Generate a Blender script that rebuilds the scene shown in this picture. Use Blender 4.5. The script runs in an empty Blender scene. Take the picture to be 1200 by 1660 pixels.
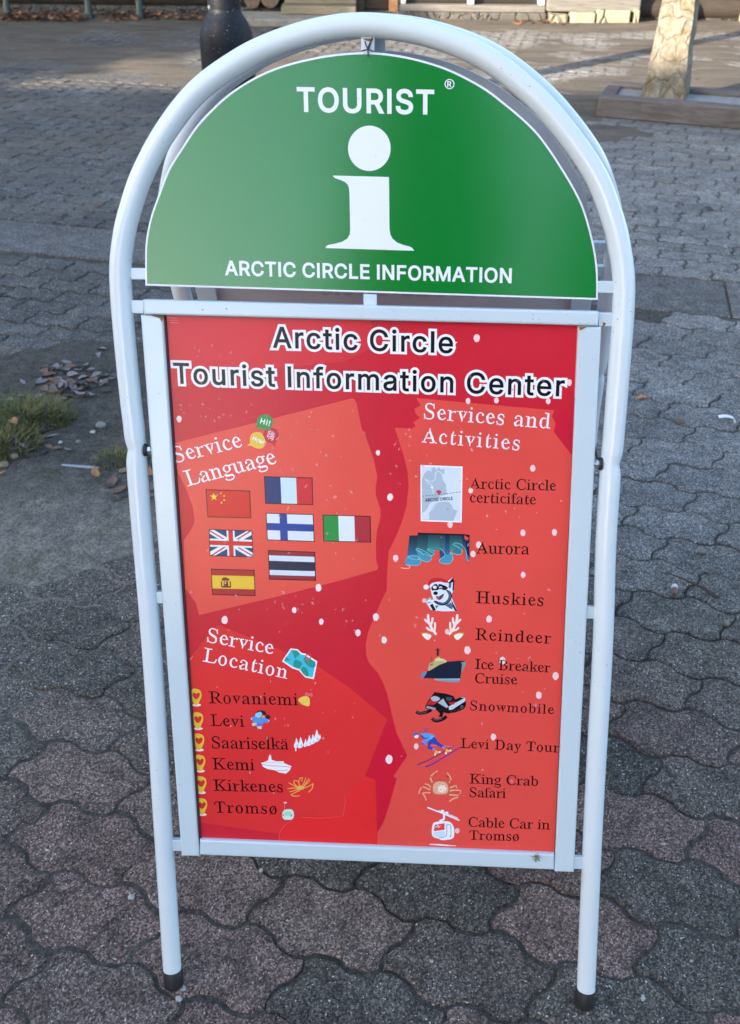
import bpy, bmesh, math, random
from mathutils import Vector, Matrix
from mathutils.geometry import delaunay_2d_cdt

random.seed(7)
scene = bpy.context.scene
COL = scene.collection
R = math.radians
PI = math.pi

# ------------------------------------------------------------------ camera
FPX, PITCH, ROLL, CAMH = 1600.0, R(34.6), R(0.6), 1.6089
_d = Vector((-math.sin(ROLL)*math.cos(PITCH), math.cos(ROLL)*math.cos(PITCH), math.sin(PITCH)))  # down, in camera axes (x right, y down, z ahead)
_f = Vector((0, 0, 1)) - _d*_d.z
_f.normalize()
_r = _d.cross(_f)
def cam2world(v):
    return Vector((v.dot(_r), v.dot(_f), -v.dot(_d)))
CX = cam2world(Vector((1, 0, 0)))
CY = cam2world(Vector((0, -1, 0)))
CZ = cam2world(Vector((0, 0, -1)))
camd = bpy.data.cameras.new('camera')
cam = bpy.data.objects.new('camera', camd)
COL.objects.link(cam)
cam.matrix_world = Matrix(((CX.x, CY.x, CZ.x, 0), (CX.y, CY.y, CZ.y, 0), (CX.z, CY.z, CZ.z, CAMH), (0, 0, 0, 1)))
camd.sensor_fit = 'HORIZONTAL'
camd.sensor_width = 36.0
camd.lens = 36.0*FPX/1200.0
camd.clip_start = 0.05
camd.clip_end = 3000
camd.dof.use_dof = True
camd.dof.focus_distance = 1.42
camd.dof.aperture_fstop = 14.0
scene.camera = cam

# ------------------------------------------------------------------ light
SUN_EL, SUN_AZ = R(18.0), R(228.0)          # compass-like angle from +Y towards +X of the place the sun stands in
sun_dir = Vector((math.sin(SUN_AZ)*math.cos(SUN_EL), math.cos(SUN_AZ)*math.cos(SUN_EL), math.sin(SUN_EL)))
world = bpy.data.worlds.new('World')
scene.world = world
world.use_nodes = True
wn = world.node_tree.nodes
sky = wn.new('ShaderNodeTexSky')
sky.sky_type = 'NISHITA'
sky.sun_disc = False
sky.sun_elevation = SUN_EL
sky.sun_rotation = SUN_AZ
sky.air_density = 1.0
sky.dust_density = 1.7
sky.ozone_density = 1.2
world.node_tree.links.new(sky.outputs[0], wn['Background'].inputs[0])
wn['Background'].inputs[1].default_value = 0.15
sl = bpy.data.lights.new('sun', 'SUN')
sl.energy = 3.8
sl.angle = R(0.5)
sl.color = (1.0, 0.87, 0.70)
so = bpy.data.objects.new('sun', sl)
COL.objects.link(so)
so.rotation_euler = sun_dir.to_track_quat('Z', 'Y').to_euler()
so.location = sun_dir*50
vs = scene.view_settings
vs.view_transform = 'Standard'
vs.look = 'None'
vs.exposure = 2.25
vs.gamma = 1.0
scene.cycles.use_denoising = True
scene.cycles.max_bounces = 6
scene.cycles.caustics_reflective = False
scene.cycles.caustics_refractive = False

# ------------------------------------------------------------------ helpers: objects
def link(name, me, mats=(), parent=None, loc=None):
    o = bpy.data.objects.new(name, me)
    COL.objects.link(o)
    for m in mats:
        if me is not None and m.name not in [x.name for x in me.materials if x]:
            me.materials.append(m)
    if parent: o.parent = parent
    if loc is not None: o.location = loc
    return o
def tag(o, label=None, cat=None, group=None, kind=None):
    if label: o['label'] = label
    if cat: o['category'] = cat
    if group: o['group'] = group
    if kind: o['kind'] = kind
    return o
def empty(name, loc, label, cat, group=None, rz=0):
    o = bpy.data.objects.new(name, None)
    COL.objects.link(o)
    o.empty_display_size = 0.1
    o.location = loc
    o.rotation_euler = (0, 0, rz)
    return tag(o, label, cat, group)
def copy_tree(o, parent=None):
    c = o.copy()
    COL.objects.link(c)
    if parent: c.parent = parent
    for ch in list(o.children): copy_tree(ch, c)
    return c

class MB:
    """collects vertices and faces, builds one mesh object"""
    def __init__(s): s.v = []; s.f = []; s.m = []; s.sm = []
    def add(s, vs_, fs, mi=0, smooth=False):
        b = len(s.v)
        s.v += [tuple(x) for x in vs_]
        for f in fs:
            s.f.append(tuple(i+b for i in f)); s.m.append(mi); s.sm.append(smooth)
    def box(s, c, d, rz=0, mi=0, bev=0.0, taper=1.0):
        """c centre, d full sizes"""
        x, y, z = d[0]/2, d[1]/2, d[2]/2
        cs, sn = math.cos(rz), math.sin(rz)
        def P(a, b_, c_): return (c[0]+a*cs-b_*sn, c[1]+a*sn+b_*cs, c[2]+c_)
        if bev <= 0:
            vv = [P(sx*x*(taper if sz > 0 else 1), sy*y*(taper if sz > 0 else 1), sz*z) for sz in (-1, 1) for sx, sy in ((-1, -1), (1, -1), (1, 1), (-1, 1))]
            s.add(vv, [(3, 2, 1, 0), (4, 5, 6, 7), (0, 1, 5, 4), (1, 2, 6, 5), (2, 3, 7, 6), (3, 0, 4, 7)], mi)
        else:
            bm = bmesh.new()
            bmesh.ops.create_cube(bm, size=1)
            for v in bm.verts:
                t = taper if v.co.z > 0 else 1
                v.co = Vector((v.co.x*d[0]*t, v.co.y*d[1]*t, v.co.z*d[2]))
            bmesh.ops.bevel(bm, geom=bm.edges[:], offset=bev, segments=2, affect='EDGES', profile=0.5)
            bm.verts.index_update()
            s.add([P(*v.co) for v in bm.verts], [[v.index for v in f.verts] for f in bm.faces], mi)
            bm.free()
    def tube(s, pts, r, n=10, mi=0, cap=True, closed=False, rad=None):
        pts = [Vector(p) for p in pts]
        N = len(pts)
        up = None
        rings = []
        for i, p in enumerate(pts):
            a = pts[(i-1) % N] if (closed or i > 0) else pts[0]
            b = pts[(i+1) % N] if (closed or i < N-1) else pts[-1]
            t = (b-a).normalized()
            if up is None:
                up = t.orthogonal().normalized()
            up = (up - t*up.dot(t)).normalized()
            side = t.cross(up)
            rr = rad[i] if rad else r
            rings.append([p + (up*math.cos(2*PI*k/n)+side*math.sin(2*PI*k/n))*rr for k in range(n)])
        vv = [q for g in rings for q in g]
        fs = []
        for i in range(N if closed else N-1):
            j = (i+1) % N
            for k in range(n):
                fs.append((i*n+k, i*n+(k+1) % n, j*n+(k+1) % n, j*n+k))
        s.add(vv, fs, mi, True)
        if cap and not closed:
            s.add(rings[0], [tuple(range(n))[::-1]], mi)
            s.add(rings[-1], [tuple(range(n))], mi)
    def lathe(s, prof, c=(0, 0, 0), n=32, mi=0, smooth=True):
        vv = []
        for r_, z in prof:
            vv += [(c[0]+r_*math.cos(2*PI*k/n), c[1]+r_*math.sin(2*PI*k/n), c[2]+z) for k in range(n)]
        fs = []
        for i in range(len(prof)-1):
            for k in range(n):
                fs.append((i*n+k, i*n+(k+1) % n, (i+1)*n+(k+1) % n, (i+1)*n+k))
        s.add(vv, fs, mi, smooth)
        s.add(vv[-n:], [tuple(range(n))], mi)
    def build(s, name, mats, parent=None, loc=None):
        me = bpy.data.meshes.new(name)
        me.from_pydata(s.v, [], s.f)
        if not isinstance(mats, (list, tuple)): mats = [mats]
        o = bpy.data.objects.new(name, me)
        for m in mats: me.materials.append(m)
        me.polygons.foreach_set('material_index', s.m)
        me.polygons.foreach_set('use_smooth', s.sm)
        me.update()
        COL.objects.link(o)
        if parent: o.parent = parent
        if loc is not None: o.location = loc
        return o

# ------------------------------------------------------------------ helpers: materials
def srgb(r, g, b):
    def c(u):
        u /= 255.0
        return u/12.92 if u <= 0.04045 else ((u+0.055)/1.055)**2.4
    return (c(r), c(g), c(b), 1.0)
def nodemat(name):
    m = bpy.data.materials.new(name)
    m.use_nodes = True
    nt = m.node_tree
    return m, nt, nt.nodes['Principled BSDF']
def N(nt, typ, **kw):
    n = nt.nodes.new(typ)
    for k, v in kw.items():
        if k.startswith('i_'):
            n.inputs[k[2:].replace('_', ' ')].default_value = v
        else: setattr(n, k, v)
    return n
def ramp(nt, src, stops):
    n = nt.nodes.new('ShaderNodeValToRGB')
    el = n.color_ramp.elements
    while len(el) < len(stops): el.new(0.5)
    for e, (p, c) in zip(el, stops):
        e.position = p
        e.color = c if len(c) == 4 else (*c, 1)
    nt.links.new(src, n.inputs[0])
    return n.outputs[0]
def mixc(nt, fac, a, b, mode='MIX'):
    n = nt.nodes.new('ShaderNodeMix')
    n.data_type = 'RGBA'
    n.blend_type = mode
    for sock, val in ((n.inputs[0], fac), (n.inputs[6], a), (n.inputs[7], b)):
        if hasattr(val, 'is_linked') or hasattr(val, 'links'): nt.links.new(val, sock)
        else: sock.default_value = val
    return n.outputs[2]
def objco(nt):
    return nt.nodes.new('ShaderNodeTexCoord').outputs['Object']
def noise(nt, co, scale, detail=4, rough=0.6, dist=0.0):
    n = nt.nodes.new('ShaderNodeTexNoise')
    n.inputs['Scale'].default_value = scale
    n.inputs['Detail'].default_value = detail
    n.inputs['Roughness'].default_value = rough
    n.inputs['Distortion'].default_value = dist
    nt.links.new(co, n.inputs['Vector'])
    return n.outputs['Fac']
def bump(nt, bsdf, h, strength, dist):
    n = nt.nodes.new('ShaderNodeBump')
    n.inputs['Strength'].default_value = strength
    n.inputs['Distance'].default_value = dist
    nt.links.new(h, n.inputs['Height'])
    prev = bsdf.inputs['Normal']
    if prev.is_linked: nt.links.new(prev.links[0].from_socket, n.inputs['Normal'])
    nt.links.new(n.outputs[0], prev)
def plain(name, col, rough=0.5, metal=0.0, var=0.08, scale=30, coat=0.0, bmp=0.0, spec=0.5):
    m, nt, b = nodemat(name)
    co = objco(nt)
    f = noise(nt, co, scale)
    lo = tuple(c*(1-var) for c in col[:3])
    hi = tuple(min(1, c*(1+var)) for c in col[:3])
    nt.links.new(ramp(nt, f, [(0.3, lo), (0.7, hi)]), b.inputs['Base Color'])
    b.inputs['Roughness'].default_value = rough
    b.inputs['Metallic'].default_value = metal
    b.inputs['Specular IOR Level'].default_value = spec
    b.inputs['Coat Weight'].default_value = coat
    b.inputs['Coat Roughness'].default_value = 0.08
    if bmp: bump(nt, b, f, bmp, 0.002)
    return m

def white_paint(name='white_powder_coat', col=(0.58, 0.675, 0.735), rust=True):
    m, nt, b = nodemat(name)
    co = objco(nt)
    base = mixc(nt, ramp(nt, noise(nt, co, 14, 5), [(0.3, (0, 0, 0)), (0.75, (1, 1, 1))]), (*col, 1), (col[0]*0.985, col[1]*0.985, col[2]*0.98, 1))
    spots = ramp(nt, noise(nt, co, 230, 2, 0.5), [(0.715, (0, 0, 0)), (0.745, (1, 1, 1))])
    gate = ramp(nt, noise(nt, co, 9, 2), [(0.5, (0, 0, 0)), (0.62, (1, 1, 1))])
    k = mixc(nt, 1.0, spots, gate, 'MULTIPLY')
    c = mixc(nt, k, base, (0.10, 0.085, 0.07, 1))
    dirt = ramp(nt, noise(nt, co, 420, 3, 0.7), [(0.66, (0, 0, 0)), (0.78, (0.25, 0.25, 0.25))])
    c = mixc(nt, dirt, c, (0.30, 0.27, 0.22, 1))
    nt.links.new(c, b.inputs['Base Color'])
    nt.links.new(ramp(nt, noise(nt, co, 40, 4), [(0.3, (0.17, 0.17, 0.17)), (0.7, (0.23, 0.23, 0.23))]), b.inputs['Roughness'])
    bump(nt, b, noise(nt, co, 160, 2), 0.012, 0.001)
    return m
M_WHITE = white_paint()
M_TUBE = white_paint('white_tube_paint', (0.68, 0.745, 0.79))
M_RUST = plain('rust_stain', (0.22, 0.11, 0.045), 0.85, var=0.4, scale=200)
M_BLACK = plain('black_rubber', (0.014, 0.014, 0.016), 0.55, var=0.3, scale=60, bmp=0.3)
M_WIRE = plain('dark_wire', (0.02, 0.018, 0.016), 0.5)
M_STEEL = plain('zinc_steel', (0.62, 0.62, 0.62), 0.28, 1.0, scale=90)
M_GREYBACK = plain('grey_panel_back', (0.58, 0.58, 0.60), 0.55, scale=8, var=0.07)

def print_mat(name, col, rough=0.33, coat=0.25, peel=0.10, var=0.05, spec=0.42):
    m, nt, b = nodemat(name)
    co = objco(nt)
    f = noise(nt, co, 6, 4)
    lo = tuple(c*(1-var) for c in col[:3])
    hi = tuple(min(1, c*(1+var)) for c in col[:3])
    c = ramp(nt, f, [(0.3, lo), (0.7, hi)])
    speck = ramp(nt, noise(nt, co, 300, 2, 0.5), [(0.76, (0, 0, 0)), (0.80, (0.6, 0.6, 0.6))])
    c = mixc(nt, speck, c, (0.10, 0.10, 0.08, 1))
    nt.links.new(c, b.inputs['Base Color'])
    b.inputs['Roughness'].default_value = rough
    b.inputs['Specular IOR Level'].default_value = spec
    b.inputs['Coat Weight'].default_value = coat
    b.inputs['Coat Roughness'].default_value = 0.12
    bump(nt, b, noise(nt, co, 190, 2), peel, 0.0012)
    return m
_pm = {}
def pm(r, g, b):
    """print ink of the poster, by its sRGB colour"""
    k = (r, g, b)
    if k not in _pm:
        c = srgb(r, g, b)
        _pm[k] = print_mat('ink_%d_%d_%d' % k, c, rough=0.22, coat=0.0, peel=0.025, var=0.055, spec=0.22)
    return _pm[k]

# ------------------------------------------------------------------ the sign's plane
SO = Vector((0.021489326, 0.899798064, 0.0))
EX = Vector((0.99925606, -0.03856583, 0.0))
EY = Vector((0.01280438, 0.33176655, 0.94327462))
EN = Vector((-0.03637816, -0.94257287, 0.33201355))
CAM = Vector((0, 0, CAMH))
def ray(x, y):
    return cam2world(Vector(((x-600)/FPX, (y-830)/FPX, 1)))
def PL(x, y, off=0.0):
    """a mark measured on the photo -> metric coordinates (across, up) in the leaning plane of the sign's front"""
    r_ = ray(x, y)
    o = SO + EN*off
    t = (o-CAM).dot(EN)/r_.dot(EN)
    p = CAM + r_*t - o
    return (p.dot(EX), p.dot(EY))
def GP(x, y, z=0.0):
    """a mark measured on the photo -> the ground"""
    r_ = ray(x, y)
    t = (z-CAMH)/r_.z
    return CAM + r_*t
def FW(a, b, off=0.0):          # front plane -> sign-local space
    return EX*a + EY*b + EN*off
_ps = 0.01977
_bb = 0.20134
BX = Vector((EX.x*math.cos(_ps)-EX.y*math.sin(_ps), EX.x*math.sin(_ps)+EX.y*math.cos(_ps), 0))
BF = Vector((-BX.y, BX.x, 0))
BY = Vector((0, 0, 1))*math.cos(_bb) - BF*math.sin(_bb)
BN = BX.cross(BY)               # towards the camera
BA = EY*1.1 + Vector((0.03527, 0.23996, -0.01938))
def BW(a, b, off=0.0):          # back plane -> sign-local space (off grows towards the front sign)
    return BA + BX*(a-0.0403*(b-1.1)) + BY*(b-1.1) + BN*off

# ------------------------------------------------------------------ 2D shapes
def signed_area(p):
    return 0.5*sum(p[i-1][0]*p[i][1]-p[i][0]*p[i-1][1] for i in range(len(p)))
def offset_loop(p, d):
    """moves a closed loop to its right-hand side by d (outward for counter-clockwise loops)"""
    n = len(p)
    out = []
    for i in range(n):
        x0, y0 = p[i-1]; x1, y1 = p[i]; x2, y2 = p[(i+1) % n]
        ax, ay = x1-x0, y1-y0; bx, by = x2-x1, y2-y1
        la = math.hypot(ax, ay) or 1e-9; lb = math.hypot(bx, by) or 1e-9
        nx, ny = ay/la+by/lb, -ax/la-bx/lb
        l = math.hypot(nx, ny)
        if l < 1e-6: nx, ny, l = ay/la, -ax/la, 1
        nx /= l; ny /= l
        c = max(0.45, nx*ay/la - ny*ax/la)
        out.append((x1+nx*d/c, y1+ny*d/c))
    return out
def fill_loops(loops):
    """triangulates the union (non-zero winding) of closed loops; returns verts, tris"""
    vv, ee = [], []
    for lp in loops:
        b = len(vv)
        vv += [Vector(q) for q in lp]
        ee += [(b+i, b+(i+1) % len(lp)) for i in range(len(lp))]
    rv, re, rf, *_ = delaunay_2d_cdt(vv, ee, [], 0, 1e-7)
    segs = [(lp[i-1], lp[i]) for lp in loops for i in range(len(lp))]
    out = []
    for f in rf:
        cx = sum(rv[i][0] for i in f)/len(f); cy = sum(rv[i][1] for i in f)/len(f)
        w = 0
        for (x0, y0), (x1, y1) in segs:
            if (y0 <= cy) != (y1 <= cy):
                t = (cy-y0)/(y1-y0)
                if x0+t*(x1-x0) > cx: w += 1 if y1 > y0 else -1
        if w != 0: out.append(tuple(f))
    return [tuple(q) for q in rv], out
def prism(mb, poly, z0, z1, W, bev=0.0, mi=0):
    """poly in plane coordinates, extruded between offsets z0 (back) and z1 (front) with a rounded front rim"""
    if signed_area(poly) < 0: poly = poly[::-1]
    n = len(poly)
    rings = [(poly, z0)]
    if bev > 0:
        rings += [(poly, z1-bev), (offset_loop(poly, -bev*0.3), z1-bev*0.3), (offset_loop(poly, -bev), z1)]
    else: rings += [(poly, z1)]
    vv = [W(a, b, z) for p, z in rings for a, b in p]
    fs = []
    for i in range(len(rings)-1):
        for k in range(n):
            fs.append((i*n+k, i*n+(k+1) % n, (i+1)*n+(k+1) % n, (i+1)*n+k))
    mb.add(vv, fs, mi)
    top = rings[-1]
    tv, tf = fill_loops([top[0]])
    mb.add([W(a, b, top[1]) for a, b in tv], tf, mi)
    tv, tf = fill_loops([poly])
    mb.add([W(a, b, z0) for a, b in tv], [f[::-1] for f in tf], mi)
def catmull(pts, per=8, closed=False):
    out = []
    n = len(pts)
    rng_ = range(n if closed else n-1)
    for i in rng_:
        p0 = pts[(i-1) % n] if (closed or i > 0) else pts[0]
        p1 = pts[i]; p2 = pts[(i+1) % n]
        p3 = pts[(i+2) % n] if (closed or i < n-2) else pts[-1]
        for k in range(per):
            t = k/per
            out.append(tuple(0.5*((2*b)+(c-a)*t+(2*a-5*b+4*c-d)*t*t+(3*b-a-3*c+d)*t**3) for a, b, c, d in zip(p0, p1, p2, p3)))
    if not closed: out.append(tuple(pts[-1]))
    return out

# ------------------------------------------------------------------ lettering
def text_loops(s):
    """outlines of a string in Blender's own built-in face, at size 1"""
    c = bpy.data.curves.new('lettering', 'FONT')
    c.body = s
    c.fill_mode = 'NONE'
    c.resolution_u = 5
    o = bpy.data.objects.new('lettering', c)
    COL.objects.link(o)
    bpy.context.view_layer.update()
    me = o.evaluated_get(bpy.context.evaluated_depsgraph_get()).to_mesh()
    co = [(v.co.x, v.co.y) for v in me.vertices]
    nb = {}
    for e in me.edges:
        a, b = e.vertices
        nb.setdefault(a, []).append(b); nb.setdefault(b, []).append(a)
    order = [tuple(e.vertices) for e in me.edges]
    nxt = {a: b for a, b in order}
    loops, seen = [], set()
    for st in list(nb):
        if st in seen: continue
        lp, cur, prev = [], st, None
        while cur not in seen:
            seen.add(cur); lp.append(co[cur])
            cand = [q for q in nb[cur] if q != prev]
            if nxt.get(cur) in cand: w = nxt[cur]
            elif cand: w = cand[0]
            else: break
            prev, cur = cur, w
        q = [lp[0]]
        for p_ in lp[1:]:
            if math.hypot(p_[0]-q[-1][0], p_[1]-q[-1][1]) > 1e-4: q.append(p_)
        if len(q) > 2 and abs(signed_area(q)) > 1e-6: loops.append(q)
    o.evaluated_get(bpy.context.evaluated_depsgraph_get()).to_mesh_clear()
    bpy.data.objects.remove(o)
    bpy.data.curves.remove(c)
    if sum(signed_area(l) for l in loops) < 0: loops = [l[::-1] for l in loops]
    return loops
def mathc(ch, face):
    if face == 'plain': return ch
    up, lo = (0x1D400, 0x1D41A) if face == 'serif' else (0x1D5D4, 0x1D5EE)
    if 'A' <= ch <= 'Z': return chr(up+ord(ch)-65)
    if 'a' <= ch <= 'z': return chr(lo+ord(ch)-97)
    return ch
def thin(loops, keep, floor):
    """slims the heavy stems of bold serif letters, leaves hairlines alone"""
    fine = []
    for l in loops:
        q = []
        for i in range(len(l)):
            (x0, y0), (x1, y1) = l[i], l[(i+1) % len(l)]
            k = max(1, int(math.hypot(x1-x0, y1-y0)/0.03))
            q += [(x0+(x1-x0)*j/k, y0+(y1-y0)*j/k) for j in range(k)]
        fine.append(q)
    loops = fine
    segs = [(l[i-1], l[i]) for l in loops for i in range(len(l))]
    out = []
    for l in loops:
        n = len(l)
        nl = []
        for i in range(n):
            x0, y0 = l[i-1]; x1, y1 = l[i]; x2, y2 = l[(i+1) % n]
            la = math.hypot(x1-x0, y1-y0) or 1e-9; lb = math.hypot(x2-x1, y2-y1) or 1e-9
            nx = -((y1-y0)/la+(y2-y1)/lb); ny = (x1-x0)/la+(x2-x1)/lb       # inward
            ll = math.hypot(nx, ny) or 1e-9
            nx /= ll; ny /= ll
            px, py = x1+nx*1e-4, y1+ny*1e-4
            best = 0.3
            for (ax, ay), (bx, by) in segs:
                ex_, ey_ = bx-ax, by-ay
                den = nx*ey_-ny*ex_
                if abs(den) < 1e-12: continue
                t = ((ax-px)*ey_-(ay-py)*ex_)/den
                u = ((ax-px)*ny-(ay-py)*nx)/-den if False else ((ax-px)*ny-(ay-py)*nx)/den
                if t > 1e-4 and -1e-6 <= u <= 1+1e-6: best = min(best, t)
            tgt = floor if best <= floor else floor+(min(best, 0.2)-floor)*keep
            d = max(-0.016, (min(best, 0.2)-tgt)/2) if best < 0.24 else 0.0
            nl.append((x1+nx*d, y1+ny*d))
        out.append(nl)
    return out
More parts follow.
